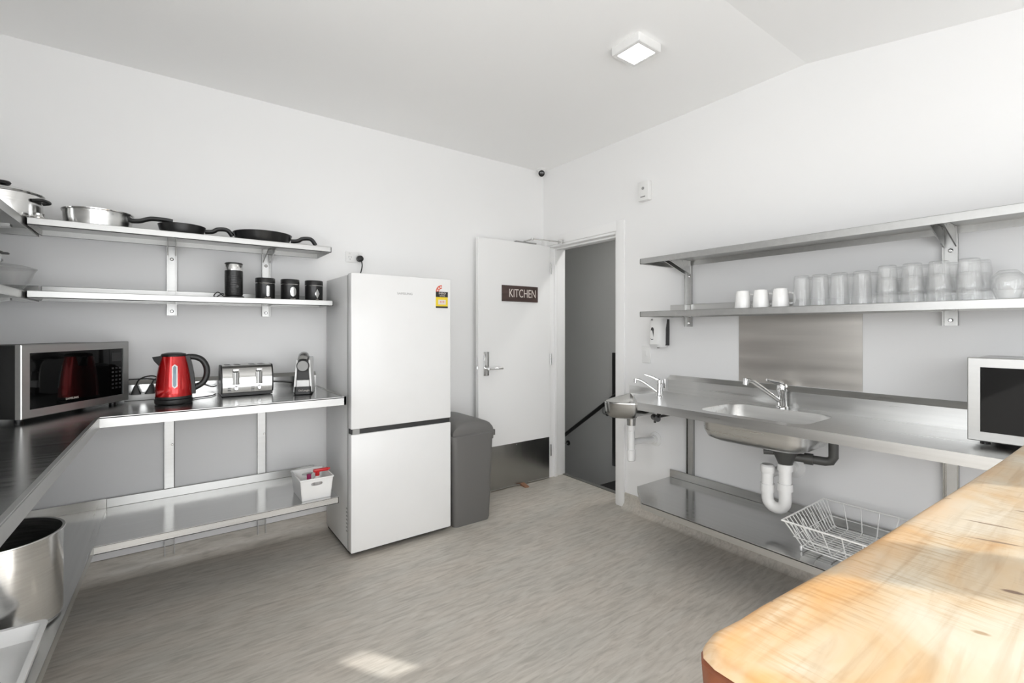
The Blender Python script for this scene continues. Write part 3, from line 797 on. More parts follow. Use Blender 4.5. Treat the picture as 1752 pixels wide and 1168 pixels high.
bm = newbm(); box(bm, XW - 0.006, XW - 0.0008, 1.985, 2.27, 0.845, 0.905, bev=0.002); part('upstand', bm, 'steel_y', hb, world=True)
bt = thing('basin_tap', 'slim chrome lever tap at the clipped end of the sink bench', 'tap', (2.482, 1.825, ZBB + 0.0006))
bm = newbm(); lathe(bm, [(0.024, 0), (0.024, 0.005), (0.019, 0.01), (0.018, 0.08), (0.021, 0.084), (0.021, 0.104), (0.0, 0.108)], n=20); part('tap_body', bm, 'chrome', bt)
bm = newbm(); tube(bm, smoothpath([(-0.01, 0.01, 0.03), (-0.05, 0.05, 0.072), (-0.085, 0.085, 0.102), (-0.105, 0.105, 0.103)]), 0.009, 12)
tube(bm, [(-0.103, 0.103, 0.108), (-0.104, 0.104, 0.085)], 0.011, 12); part('spout', bm, 'chrome', bt)
bm = newbm(); tube(bm, [(0, 0, 0.10), (-0.035, 0.028, 0.122), (-0.075, 0.055, 0.138)], [0.011, 0.009, 0.005], 10, sy=0.7); part('lever', bm, 'chrome', bt)
bm = newbm(); tube(bm, [(0.022, -0.022, 0.055), (0.022, -0.022, 0.112)], 0.008, 10); part('handle_stem', bm, 'chrome', bt)
bw = thing('basin_waste_pipe', 'white plastic bottle trap below the hand basin', 'waste pipe', (2.46, 2.03, 0.45))
bx_, by_ = 2.452, 2.02
bm = newbm(); lathe(bm, [(0.036, 0.7405), (0.030, 0.735), (0.028, 0.69)], bx_, by_, 18); part('waste_fitting', bm, 'kick', bw, world=True)
bm = newbm(); lathe(bm, [(0.027, 0.69), (0.027, 0.655), (0.0235, 0.652), (0.0235, 0.53), (0.028, 0.528), (0.028, 0.49), (0.026, 0.46), (0.016, 0.452)], bx_, by_, 20); part('trap_body', bm, 'pvc', bw, world=True)
bm = newbm(); tube(bm, smoothpath([(bx_, by_, 0.575), (bx_ + 0.10, by_ + 0.01, 0.572), (bx_ + 0.2, by_ + 0.02, 0.558), (XW - 0.003, by_ + 0.025, 0.555)], 4), 0.021, 14); part('outlet_pipe', bm, 'pvc', bw, world=True)
bm = newbm(); lathe(bm, [(0.05, 0), (0.048, 0.006), (0.03, 0.012), (0.028, 0.035)], n=24); bm.transform(at(XW - 0.0005, by_ + 0.025, 0.555, FACE_NX)); part('wall_flange', bm, 'pvc', bw, world=True)
vh = thing('tap_valve', 'dark isolating valve and hose below the basin tap', 'valve', (2.62, 1.93, 0.72))
bm = newbm(); tube(bm, smoothpath([(2.50, 1.84, 0.885), (2.52, 1.85, 0.82), (2.545, 1.875, 0.765), (2.575, 1.93, 0.735)], 5), 0.013, 10); part('hose', bm, 'black', vh, world=True)
bm = newbm(); tube(bm, [(2.54, 1.88, 0.742), (2.62, 1.97, 0.732)], 0.020, 12); tube(bm, [(2.59, 1.935, 0.738), (XW - 0.001, 1.935, 0.738)], 0.009, 10)
tube(bm, [(2.60, 1.945, 0.735), (2.60, 1.945, 0.70)], 0.008, 8); part('valve_body', bm, 'dark', vh, world=True)
bm = newbm(); tube(bm, [(2.50, 1.88, 0.855), (2.55, 1.94, 0.815)], 0.030, 12); part('hose_nut', bm, 'abs', vh, world=True)

# low shelf on the right wall
lb = thing('low_shelf', 'low steel shelf with a clipped corner below the sink', 'shelf', (2.5, 1.0, 0.28))
ZLB = 0.333
bm = newbm()
prism(bm, [(XW - 0.024, YE), (XW - 0.024, 1.91), (2.375, 1.91), (XB, 1.715), (XB, YE)], ZLB - 0.004, ZLB)
part('shelf_tray', bm, 'smooth_y', lb, world=True, smooth=0)
bm = newbm()
strip(bm, [(2.375, 1.91), (XB, 1.715), (XB, YE)], ZLB - 0.035, ZLB + 0.001, 0.004)
part('front_lip', bm, 'steel_y', lb, world=True, smooth=0)
bm = newbm(); box(bm, XW - 0.029, XW - 0.0245, YE, 1.91, ZLB, ZLB + 0.05, bev=0.0015, seg=1); part('upstand', bm, 'steel_y', lb, world=True)
for yy in (1.4, 0.3):
    bm = newbm(); box(bm, XB + 0.03, XW - 0.001, yy, yy + 0.04, ZLB - 0.034, ZLB - 0.0045); part('support_rail', bm, 'kick', lb, world=True, smooth=0)

# white wire basket on it
wb = thing('wire_basket', 'white wire dish basket on the low shelf below the sink', 'basket', (2.46, 0.76, ZLB + 0.0008))
# plan: top rim rectangle, bottom rectangle
TX0, TX1, TY0, TY1, TZ = 2.225, 2.675, 0.52, 0.985, 0.128
BX0, BX1, BY0, BY1, BZ = 2.275, 2.64, 0.58, 0.925, 0.016
lx, ly = 2.46, 0.76
def L3(x, y, z): return (x - lx, y - ly, z)
bm = newbm(); tube(bm, [L3(TX0, TY0, TZ), L3(TX1, TY0, TZ), L3(TX1, TY1, TZ), L3(TX0, TY1, TZ), L3(TX0, TY0, TZ)], 0.0042, 6); part('rim', bm, 'wire', wb)
def lerp(a, b, t): return a + (b - a) * t
def hoop(axis, t):
    if axis == 'y':      # hoop in the X direction at fraction t along Y
        ty, by = lerp(TY0, TY1, 0.03 + 0.94 * t), lerp(BY0, BY1, t)
        return [L3(TX0, ty, TZ), L3(BX0, by, BZ + 0.01), L3(BX0 + 0.012, by, BZ), L3(BX1 - 0.012, by, BZ), L3(BX1, by, BZ + 0.01), L3(TX1, ty, TZ)]
    tx, bx = lerp(TX0, TX1, 0.03 + 0.94 * t), lerp(BX0, BX1, t)
    return [L3(tx, TY0, TZ), L3(bx, BY0, BZ + 0.01), L3(bx, BY0 + 0.012, BZ), L3(bx, BY1 - 0.012, BZ), L3(bx, BY1, BZ + 0.01), L3(tx, TY1, TZ)]
for k in range(7):
    bm = newbm(); tube(bm, hoop('y', k / 6), 0.0026, 5); part('wire', bm, 'wire', wb)
for k in range(15):
    bm = newbm(); tube(bm, hoop('x', k / 14), 0.0023, 5); part('wire', bm, 'wire', wb)
mz = 0.06
f_ = (mz - BZ) / (TZ - BZ)
bm = newbm(); q = [(lerp(BX0, TX0, f_), lerp(BY0, TY0, f_)), (lerp(BX1, TX1, f_), lerp(BY0, TY0, f_)), (lerp(BX1, TX1, f_), lerp(BY1, TY1, f_)), (lerp(BX0, TX0, f_), lerp(BY1, TY1, f_))]
tube(bm, [L3(x, y, mz) for x, y in q + q[:1]], 0.0019, 5); part('band_wire', bm, 'wire', wb)
for k in range(4):   # loops that hold plates, on the far end
    t = 0.14 + 0.22 * k; xx = lerp(TX0, TX1, t); yy = TY1 - 0.012
    bm = newbm(); tube(bm, smoothpath([L3(xx - 0.012, yy - 0.035, 0.045), L3(xx - 0.010, yy - 0.012, 0.092), L3(xx, yy - 0.006, 0.105), L3(xx + 0.010, yy - 0.012, 0.092), L3(xx + 0.012, yy - 0.035, 0.045)], 4), 0.0017, 5)
    part('plate_loop', bm, 'wire', wb)
for x, y in ((BX0, BY0), (BX1, BY0), (BX0, BY1), (BX1, BY1)):
    bm = newbm(); lathe(bm, [(0.004, 0.0), (0.0055, 0.004), (0.0055, 0.018), (0.003, 0.022)], x - lx, y - ly, 10); part('foot', bm, 'white', wb)

# ------------------------------------------------------------------ small fixtures
sd = thing('soap_dispenser', 'white wall soap dispenser hanging under the glass shelf', 'soap dispenser', (XW, 1.985, 1.195))
bm = newbm()
loft(bm, [rrect(-0.045, 0, 0.088, 0.095, 0.030, 0.0, 5), rrect(-0.052, 0, 0.102, 0.105, 0.034, 0.02, 5), rrect(-0.05, 0, 0.098, 0.107, 0.034, 0.11, 5), rrect(-0.044, 0, 0.086, 0.105, 0.03, 0.185, 5), rrect(-0.040, 0, 0.078, 0.098, 0.026, 0.195, 5)])
part('cover', bm, 'white', sd)
bm = newbm(); loft(bm, [rrect(-0.022, 0, 0.0435, 0.110, 0.006, 0.012, 3), rrect(-0.022, 0, 0.0435, 0.112, 0.006, 0.12, 3), rrect(-0.014, 0, 0.027, 0.109, 0.006, 0.188, 3)])
part('back_plate', bm, 'dark', sd)
bm = newbm()
loft(bm, [[Vector((-0.1045 + 0.010 * abs(math.cos(a)) ** 1.5, 0.012 + 0.020 * math.cos(a) * (1.0 - 0.35 * math.sin(a)) , 0.092 + 0.042 * math.sin(a))) for a in [2 * PI * k / 24 for k in range(24)]],
          [Vector((-0.094 + 0.010 * abs(math.cos(a)) ** 1.5, 0.012 + 0.020 * math.cos(a) * (1.0 - 0.35 * math.sin(a)), 0.092 + 0.042 * math.sin(a))) for a in [2 * PI * k / 24 for k in range(24)]]])
part('level_window', bm, 'dark', sd)
text('lettering', 'M', 0.022, 'black', sd, at(-0.095, 0.018, 0.183, FACE_NX))
bm = newbm(); lathe(bm, [(0.008, -0.008), (0.010, 0.0)], -0.05, 0, 12); part('nozzle', bm, 'grey', sd)

bm = newbm(); box(bm, XW - 0.010, XW - 0.0005, 2.083, 2.152, 1.078, 1.200, bev=0.003)
sw = tag(part('light_switch', bm, 'white'), 'white light switch plate below the soap dispenser', 'light switch')
bm = newbm(); box(bm, XW - 0.014, XW - 0.009, 2.107, 2.128, 1.128, 1.160, bev=0.002); part('rocker', bm, 'white', sw)
al = thing('alarm_sensor', 'white alarm sensor box high on the wall above the door frame', 'alarm sensor', (XW, 2.12, 2.22))
bm = newbm(); box(bm, -0.042, -0.0005, -0.045, 0.045, 0, 0.135, bev=0.006); part('case', bm, 'white', al)
bm = newbm(); lathe(bm, [(0.011, 0), (0.010, 0.003)], n=16); bm.transform(at(-0.042, 0.0, 0.085, FACE_NX)); part('sounder_port', bm, 'grey', al)
bm = newbm(); box(bm, -0.044, -0.041, -0.02, 0.02, 0.022, 0.03); part('slot', bm, 'grey', al)
cc = thing('security_camera', 'small round security camera in the ceiling corner', 'security camera', (2.668, 3.19, ZC))
bm = newbm(); lathe(bm, [(0.040, 0.0), (0.042, -0.012), (0.030, -0.022)], n=24); part('mount', bm, 'white', cc)
bm = newbm()
d_ = Vector((-0.58, -0.72, -0.38)).normalized()
R_ = d_.to_track_quat('Z', 'Y').to_matrix().to_4x4()
lathe(bm, [(0.002, -0.034), (0.020, -0.029), (0.031, -0.015), (0.034, 0.0), (0.031, 0.014), (0.028, 0.020)], n=24); bm.transform(Matrix.Translation((-0.004, -0.004, -0.038)) @ R_); part('ball', bm, 'white', cc)
bm = newbm(); lathe(bm, [(0.0275, 0.0), (0.0275, 0.022), (0.020, 0.026), (0.0, 0.027)], n=24); bm.transform(Matrix.Translation((-0.004, -0.004, -0.038)) @ R_); part('lens_face', bm, 'lens', cc)
cl = thing('ceiling_light', 'square white surface-mounted ceiling light', 'ceiling light', (1.885, 1.522, ZC))
bm = newbm()
loft(bm, [rrect(0, 0, 0.172, 0.172, 0.006, -0.0005, 3), rrect(0, 0, 0.172, 0.172, 0.006, -0.038, 3), rrect(0, 0, 0.166, 0.166, 0.006, -0.041, 3), rrect(0, 0, 0.130, 0.130, 0.004, -0.041, 3), rrect(0, 0, 0.130, 0.130, 0.004, -0.036, 3)])
part('housing', bm, 'white', cl)
bm = newbm(); loft(bm, [rrect(0, 0, 0.128, 0.128, 0.003, -0.037, 3), rrect(0, 0, 0.128, 0.128, 0.003, -0.0395, 3)]); part('diffuser', bm, 'lamp', cl)
for q in (-0.02, 0.0, 0.02):
    bm = newbm(); box(bm, 0.0855, 0.0866, q - 0.005 - 0.03, q + 0.005 - 0.03, -0.022, -0.014); part('vent_slot', bm, 'grey', cl)

so = thing('power_socket', 'white double power socket on the wall above the fridge', 'power socket', (1.043, YW, 1.774))
bm = newbm(); box(bm, -0.058, 0.058, -0.010, -0.0005, 0, 0.073, bev=0.003); part('plate', bm, 'white', so)
for sx in (-0.032, 0.032):
    bm = newbm(); box(bm, sx - 0.006, sx + 0.006, -0.013, -0.0095, 0.056, 0.066, bev=0.001); part('rocker', bm, 'white', so)
for (dx, dz, a) in ((-0.008, 0.036, 0.5), (0.008, 0.036, -0.5), (0.0, 0.020, 0)):
    bm = newbm(); box(bm, -0.0012, 0.0012, -0.0105, -0.0095, -0.005, 0.005, mat4=Matrix.Translation((-0.030 + dx, 0, dz)) @ Matrix.Rotation(a, 4, 'Y')); part('pin_slot', bm, 'grey', so)
pl = thing('plug_lead', 'black plug and cord in the wall socket above the fridge', 'plug', (1.075, YW - 0.012, 1.800))
bm = newbm(); lathe(bm, [(0.020, 0.0), (0.023, 0.008), (0.021, 0.028), (0.012, 0.034)], n=20); bm.transform(FACE_NY); part('plug_body', bm, 'black', pl)
bm = newbm(); tube(bm, smoothpath([(0.006, -0.026, -0.012), (0.010, -0.030, -0.05), (0.0, -0.026, -0.10), (-0.012, 0.000, -0.14), (-0.02, 0.004, -0.26)], 5), 0.0042, 8); part('cord', bm, 'black', pl)

M['fill_stair'] = pbr('lit_stair_diffuser', (1, 1, 1, 1), 0.4, emit=(1, 0.99, 0.97, 1), estr=230.0, noise=((5, 5, 5), 0.01))
sl = copy_tree(cl)  # copy of the ceiling light, added out of view to brighten the stairwell wall
for ch in [k for k in bpy.data.objects if k.parent == sl and k.name.startswith('diffuser')]:
    ch.data = ch.data.copy(); ch.data.materials[0] = M['fill_stair']
sl.location = (3.42, 2.30, 2.7); sl['label'] = 'added unseen fill light over the stair landing'

# ------------------------------------------------------------------ fridge
fr = thing('fridge', 'tall white two-door fridge with a grey side panel', 'fridge', (1.172, 2.98, 0))
FX0, FX1, FY0, FY1, FZ = 0.850, 1.494, 2.705, 3.232, 1.640
bm = newbm(); box(bm, FX0 + 0.004, FX1 - 0.004, FY0 + 0.065, FY1, 0.025, FZ - 0.004, bev=0.006); part('body', bm, 'fridge_side', fr, world=True)
bm = newbm(); box(bm, FX0, FX1, FY0, FY0 + 0.06, 0.742, FZ, bev=0.006, seg=3); du = part('upper_door', bm, 'fridge', fr, world=True)
bm = newbm(); box(bm, FX0, FX1, FY0, FY0 + 0.06, 0.034, 0.712, bev=0.006, seg=3); dl = part('lower_door', bm, 'fridge', fr, world=True)
bm = newbm(); box(bm, FX0 + 0.006, FX1 - 0.004, FY0 + 0.012, FY0 + 0.064, 0.710, 0.745); part('handle_recess', bm, 'dark', fr, world=True, label='dark recessed handle strip between the doors')
bm = newbm(); box(bm, FX0 + 0.01, FX0 + 0.05, FY0 + 0.004, FY0 + 0.05, 0.713, 0.741); part('hinge', bm, 'grey', fr, world=True)
bm = newbm(); box(bm, FX0 - 0.0015, FX0 + 0.001, FY0 + 0.062, FY0 + 0.066, 0.04, FZ - 0.01); box(bm, FX0 + 0.006, FX1 - 0.006, FY0 + 0.055, FY0 + 0.068, 0.05, FZ - 0.01); part('door_seal', bm, 'grey', fr, world=True)
for a, b in ((FX0 + 0.04, FY0 + 0.10), (FX1 - 0.04, FY0 + 0.10), (FX0 + 0.04, FY1 - 0.06), (FX1 - 0.04, FY1 - 0.06)):
    bm = newbm(); lathe(bm, [(0.020, 0), (0.020, 0.014), (0.010, 0.016), (0.010, 0.03)], a, b, 14); part('foot', bm, 'black', fr, world=True)
bm = newbm(); box(bm, FX0 + 0.008, FX1 - 0.008, FY0 + 0.04, FY1 - 0.02, 0.014, 0.026); part('plinth', bm, 'black', fr, world=True)
for k in range(7):
    bm = newbm(); box(bm, FX0 + 0.0032, FX0 + 0.0042, FY0 + 0.085, FY0 + 0.105, 0.13 + 0.022 * k, 0.138 + 0.022 * k); part('side_print', bm, 'grey', fr, world=True)
fw = lambda x, z: at(x - 1.172, FY0 - 2.98 - 0.0006, z, FACE_NY)
text('lettering', 'SAMSUNG', 0.019, 'grey', du, fw(1.176, 1.533), sx=1.15)
bm = newbm(); box(bm, 1.385, 1.471, FY0 - 0.0008, FY0 + 0.0002, 1.452, 1.556); es = part('energy_label', bm, 'yellow', du, world=True, label='yellow energy rating label')
bm = newbm(); box(bm, 1.385, 1.471, FY0 - 0.0014, FY0 - 0.0006, 1.522, 1.556); box(bm, 1.385, 1.471, FY0 - 0.0014, FY0 - 0.0006, 1.452, 1.463); part('dark_band', bm, 'black', es, world=True)
bm = newbm(); box(bm, 1.402, 1.456, FY0 - 0.0014, FY0 - 0.0006, 1.475, 1.505, bev=0.0002, seg=1); part('figure_box', bm, 'cream', es, world=True)
text('lettering', '419', 0.022, 'rating', es, at(1.429 - 1.172, FY0 - 2.98 - 0.0016, 1.490, FACE_NY), ext=0.0002)
text('lettering', 'ENERGY', 0.016, 'cream', es, at(1.432 - 1.172, FY0 - 2.98 - 0.0016, 1.545, FACE_NY), ext=0.0002, sx=0.9)
text('lettering', 'RATING', 0.012, 'cream', es, at(1.432 - 1.172, FY0 - 2.98 - 0.0016, 1.530, FACE_NY), ext=0.0002, sx=0.9)
bm = newbm()
arc = lambda r: [Vector((1.428 + r * math.cos(a), FY0 - 0.0010, 1.556 + r * math.sin(a))) for a in [PI / 2 + PI / 2 * k / 10 for k in range(11)]]
o_, i_ = arc(0.043), arc(0.020)
loft(bm, [[o_[k], i_[k], i_[k] + Vector((0, 0.001, 0)), o_[k] + Vector((0, 0.001, 0))] for k in range(11)])
st = part('star_arc', bm, 'rating', es, world=True)
for k in range(3):
    a = PI / 2 + PI / 2 * (k + 0.5) / 3
    bm = newbm(); lathe(bm, [(0.006, 0), (0.006, 0.0006)], n=5); bm.transform(at(1.428 + 0.031 * math.cos(a), FY0 - 0.0010, 1.556 + 0.031 * math.sin(a), FACE_NY)); part('star', bm, 'cream', es, world=True)

# ------------------------------------------------------------------ bin
bi = thing('rubbish_bin', 'dark grey swing-top rubbish bin between fridge and open door', 'bin', (1.676, 2.93, 0))
bm = newbm()
loft(bm, [rrect(0, 0, 0.28, 0.40, 0.035, 0, 5), rrect(0, 0, 0.29, 0.41, 0.035, 0.02, 5), rrect(0, 0, 0.325, 0.44, 0.035, 0.565, 5)])
part('bin_body', bm, 'bin', bi)
bm = newbm()
loft(bm, [rrect(0, 0, 0.337, 0.452, 0.038, 0.560, 5), rrect(0, 0, 0.342, 0.456, 0.040, 0.605, 5), rrect(0, 0, 0.325, 0.44, 0.040, 0.612, 5)], cap0=True, cap1=True)
part('rim', bm, 'bin', bi)
bm = newbm()   # domed lid, arched across X, ends slope
N_ = 14; loops = []
for yv, s in ((-0.213, 0.80), (-0.200, 0.97), (-0.12, 1.0), (0.12, 1.0), (0.200, 0.97), (0.213, 0.80)):
    lp = [Vector((0.160, yv, 0.611)), Vector((-0.160, yv, 0.611))]
    for k in range(N_ + 1):
        a = PI - PI * k / N_
        lp.append(Vector((0.160 * math.copysign(abs(math.cos(a)) ** 0.75, math.cos(a)), yv, 0.612 + 0.088 * s * math.sin(a) ** 0.8)))
    loops.append(lp)
loft(bm, loops); part('swing_lid', bm, 'bin', bi, smooth=50)
bm = newbm(); box(bm, 0.168, 0.186, -0.20, -0.15, 0.575, 0.615, bev=0.004); part('lid_catch', bm, 'bin', bi)

# ------------------------------------------------------------------ KITCHEN sign on the door
ks = thing('kitchen_sign', 'dark timber sign reading KITCHEN on the white door', 'sign', (2.397, DYF, 1.545))
bm = newbm(); box(bm, -0.188, 0.188, -0.010, -0.0003, 0, 0.132, bev=0.0015, seg=1); part('board', bm, 'sign', ks)
text('lettering', 'KITCHEN', 0.098, 'cream', ks, at(0.022, -0.0108, 0.066, FACE_NY), sx=0.70)

# ------------------------------------------------------------------ microwaves
def microwave(name, label, loc, rz, w, d, hgt, style):
    """local frame: front faces -Y, origin at front-left bottom corner of the case, x to the right"""
    t = thing(name, label, 'microwave', loc, rz)
    f = 0.016
    bm = newbm(); box(bm, 0.002, w - 0.002, 0.024, d, f, f + hgt - 0.004, bev=0.004); part('case', bm, 'black' if style else 'fridge_side', t)
    bm = newbm()
    fr_ = 0.034
    loops = []
    def ring(x0, x1, z0, z1, y): return [Vector((x0, y, z0)), Vector((x1, y, z0)), Vector((x1, y, z1)), Vector((x0, y, z1))]
    loft(bm, [ring(0, w, f, f + hgt, 0.024), ring(0, w, f, f + hgt, 0.003), ring(0.003, w - 0.003, f + 0.003, f + hgt - 0.003, 0.0), ring(fr_, w - fr_, f + fr_, f + hgt - fr_, 0.0), ring(fr_, w - fr_, f + fr_, f + hgt - fr_, 0.006)], cap0=True, cap1=False)
    fo = part('front_frame', bm, 'satin', t, smooth=20)
    cw = w * 0.79
    bm = newbm(); box(bm, fr_, cw - 0.002, 0.004, 0.012, f + fr_, f + hgt - fr_); dd = part('door_glass', bm, 'black_gloss', t, smooth=0)
    bm = newbm(); box(bm, cw, w - fr_, 0.004, 0.012, f + fr_, f + hgt - fr_); cp = part('control_panel', bm, 'black_gloss', t, smooth=0)
    bm = newbm(); box(bm, cw + 0.012, w - fr_ - 0.012, 0.0032, 0.0042, f + hgt * 0.68, f + hgt * 0.82); part('display', bm, 'dark', cp, smooth=0)
    for r in range(6):
        for c in range(3):
            x = cw + 0.018 + c * (w - fr_ - cw - 0.036) / 2; z = f + hgt * 0.24 + r * hgt * 0.065
            bm = newbm(); box(bm, x - 0.006, x + 0.006, 0.0033, 0.0042, z - 0.004, z + 0.004); part('button', bm, 'dark', cp, smooth=0)
    if style:
        text('lettering', 'SAMSUNG', 0.0125, 'cream', dd, at(w * 0.42, 0.0034, f + fr_ + 0.020, FACE_NY), ext=0.0002, sx=1.1)
    for x in (0.04, w - 0.04):
        for y in (0.05, d - 0.05):
            bm = newbm(); lathe(bm, [(0.014, 0), (0.014, f + 0.001)], x, y, 12); part('foot', bm, 'black', t)
    return t
microwave('microwave', 'black and steel microwave angled in the corner beside the red kettle', (-0.460, 2.640, ZB + 0.0006), math.atan2(0.44, 0.31), 0.535, 0.27, 0.296, 1)
microwave('microwave', 'steel-framed microwave on the sink bench by the wooden counter', (2.362, 0.402, ZBB + 0.0045), -PI / 2, 0.50, 0.345, 0.300, 0)

# ------------------------------------------------------------------ kettle
kt = thing('kettle', 'red metallic electric kettle with a black handle', 'kettle', (0.032, 2.935, ZB + 0.0035), rz=-0.02)
bm = newbm(); lathe(bm, [(0.078, 0), (0.080, 0.006), (0.080, 0.020), (0.074, 0.024)], n=40); part('power_base', bm, 'black', kt)
bm = newbm(); lathe(bm, [(0.074, 0.026), (0.077, 0.04), (0.076, 0.08), (0.070, 0.14), (0.062, 0.19), (0.054, 0.226), (0.052, 0.236)], n=48); part('body', bm, 'red', kt)
bm = newbm(); lathe(bm, [(0.0765, 0.0245), (0.0775, 0.034), (0.0765, 0.036)], n=40); part('bottom_band', bm, 'black', kt)
bm = newbm(); lathe(bm, [(0.0535, 0.234), (0.0545, 0.240), (0.050, 0.247), (0.030, 0.252), (0.0, 0.253)], n=40); part('lid', bm, 'black', kt)
# handle column and grip (to the right), spout (to the left)
bm = newbm()
pr_ = [(0.052, 0.236), (0.062, 0.19), (0.070, 0.14), (0.0765, 0.07), (0.0765, 0.04)]
loft(bm, [[Vector((r - 0.010, -0.022, z)), Vector((r + 0.013, -0.018, z)), Vector((r + 0.016, 0, z)), Vector((r + 0.013, 0.018, z)), Vector((r - 0.010, 0.022, z))] for r, z in pr_])
part('handle_column', bm, 'black', kt, smooth=50)
bm = newbm()
tube(bm, smoothpath([(0.050, 0, 0.228), (0.085, 0, 0.228), (0.118, 0, 0.212), (0.138, 0, 0.175), (0.139, 0, 0.13), (0.122, 0, 0.092), (0.085, 0, 0.068)], 6), 0.0145, 12, sy=0.9)
part('grip', bm, 'black', kt)
bm = newbm(); loft(bm, [[Vector((-0.045, -0.024, 0.238)), Vector((-0.045, 0.024, 0.238)), Vector((-0.058, 0.018, 0.185)), Vector((-0.058, -0.018, 0.185))],
                        [Vector((-0.088, -0.009, 0.232)), Vector((-0.088, 0.009, 0.232)), Vector((-0.080, 0.006, 0.212)), Vector((-0.080, -0.006, 0.212))]]); part('spout', bm, 'black', kt, smooth=0)
def on_body(bm, hw, z0, z1, off, nseg=6):
    """round-ended strip wrapped on the kettle's front"""
    def rad(z):
        for (r0, a), (r1, b) in zip([(0.077, 0.04), (0.076, 0.08), (0.070, 0.14), (0.062, 0.19)], [(0.076, 0.08), (0.070, 0.14), (0.062, 0.19), (0.054, 0.226)]):
            if a <= z <= b: return r0 + (r1 - r0) * (z - a) / (b - a)
        return 0.07
    loops = []
    for k in range(13):
        z = z0 + (z1 - z0) * k / 12
        e = min(z - z0, z1 - z); ww = hw * math.sqrt(max(0.0, 1 - (1 - min(1, e / hw)) ** 2)) if e < hw else hw
        ww = max(ww, 0.0005); r = rad(z) + off
        lp = []
        for q in range(nseg + 1):
            x = -ww + 2 * ww * q / nseg + 0.004
            lp.append(Vector((x, -math.sqrt(r * r - x * x), z)))
        loops.append(lp)
    loft(bm, loops, False, False, closed=False)
bm = newbm(); on_body(bm, 0.0115, 0.078, 0.196, 0.0012); gw = part('gauge_frame', bm, 'white', kt, smooth=60)
bm = newbm(); on_body(bm, 0.0065, 0.084, 0.190, 0.0020); part('water_gauge', bm, 'gauge', gw, smooth=60)

# ------------------------------------------------------------------ toaster
to = thing('toaster', 'polished four-slice toaster between kettle and coffee machine', 'toaster', (0.372, 3.015, ZB + 0.0035), rz=0.0)
W2, DD, HH = 0.122, 0.165, 0.168
def tprof():
    p = [(0.010, 0.014), (0.003, 0.030), (0.0, 0.050), (0.0005, 0.070), (0.003, 0.095), (0.008, 0.120), (0.015, 0.140), (0.026, 0.158), (0.042, HH)]
    return p + [(DD - y, z) for y, z in reversed(p)]
bm = newbm(); xprism(bm, tprof(), -W2, W2); part('body', bm, 'toaster', to, smooth=40)
for s in (-1, 1):
    bm = newbm(); xprism(bm, [(y * 1.0, z) for y, z in tprof()], s * W2, s * (W2 + 0.008)); part('end_panel', bm, 'black', to, smooth=40)
bm = newbm(); box(bm, -W2 - 0.004, W2 + 0.004, 0.006, DD - 0.006, 0.0, 0.015); part('base', bm, 'black', to)
for sx in (-0.092, -0.045, 0.030, 0.078):
    bm = newbm(); box(bm, sx - 0.014, sx + 0.014, 0.045, DD - 0.03, HH - 0.001, HH + 0.0006); part('bread_slot', bm, 'black', to, smooth=0)
for sx in (-0.058, 0.056):
    bm = newbm(); loft(bm, [[Vector((sx + a, 0.005 * (1 - abs(a) / 0.016) * -1.2 - 0.001, z)) for a in (-0.016, -0.008, 0.0, 0.008, 0.016)] for z in (0.062, 0.09, 0.13)], False, False, closed=False)
    ch = part('lever_channel', bm, 'kick', to, smooth=60)
    bm = newbm(); box(bm, sx - 0.0022, sx + 0.0022, -0.0085, -0.0065, 0.064, 0.135); part('slit', bm, 'black', ch, smooth=0)
    bm = newbm(); box(bm, sx - 0.015, sx + 0.015, -0.014, 0.008, 0.136, 0.150, bev=0.003); part('lever', bm, 'chrome', to)
    bm = newbm(); lathe(bm, [(0.012, 0), (0.012, 0.008), (0.009, 0.013), (0.0, 0.0135)], n=20); bm.transform(at(sx, -0.0002, 0.042, FACE_NY)); part('knob', bm, 'chrome', to)
    for dz in (0.030, 0.044):
        bm = newbm(); box(bm, sx - 0.040, sx - 0.024, -0.002, 0.0008, dz - 0.003, dz + 0.003); part('button', bm, 'grey', to, smooth=0)

# ------------------------------------------------------------------ coffee machine
cm = thing('coffee_machine', 'small white and black capsule coffee machine beside the fridge', 'coffee machine', (0.632, 2.885, ZB + 0.0035), rz=-0.30)
def side(s):   # white flank, tapering to the top
    bm = newbm()
    prof = [(0.0, 0.012), (0.004, 0.10), (0.012, 0.165), (0.030, 0.192), (0.12, 0.198), (0.225, 0.198), (0.235, 0.19), (0.235, 0.0), (0.05, 0.0)]
    def xo(z): return 0.050 - 0.014 * z / 0.2
    loft(bm, [[Vector((s * xo(z), y, z)) for y, z in prof], [Vector((s * (xo(z) - 0.009), y, z)) for y, z in prof]])
    return bm
for s in (-1, 1): part('side_panel', side(s), 'white', cm, smooth=30)
bm = newbm(); loft(bm, [[Vector((-0.040 + 0.012 * z / 0.2, 0.03, z)), Vector((0.040 - 0.012 * z / 0.2, 0.03, z)), Vector((0.040 - 0.012 * z / 0.2, 0.232, z)), Vector((-0.040 + 0.012 * z / 0.2, 0.232, z))] for z in (0.002, 0.188)])
part('core', bm, 'black', cm, smooth=0)
bm = newbm(); loft(bm, [rrect(0, 0.03, 0.088, 0.10, 0.01, 0.0, 3), rrect(0, 0.03, 0.086, 0.10, 0.01, 0.042, 3)]); part('drip_tray', bm, 'black', cm)
bm = newbm(); loft(bm, [rrect(0, 0.022, 0.070, 0.06, 0.006, 0.0425, 3), rrect(0, 0.022, 0.068, 0.055, 0.006, 0.078, 3)]); part('cup_stand', bm, 'white', cm)
bm = newbm(); lathe(bm, [(0.034, 0.0), (0.034, 0.06), (0.031, 0.064), (0.0, 0.064)], n=32); bm.transform(at(0, 0.058, 0.160, FACE_NY)); br = part('brew_head', bm, 'dark', cm)
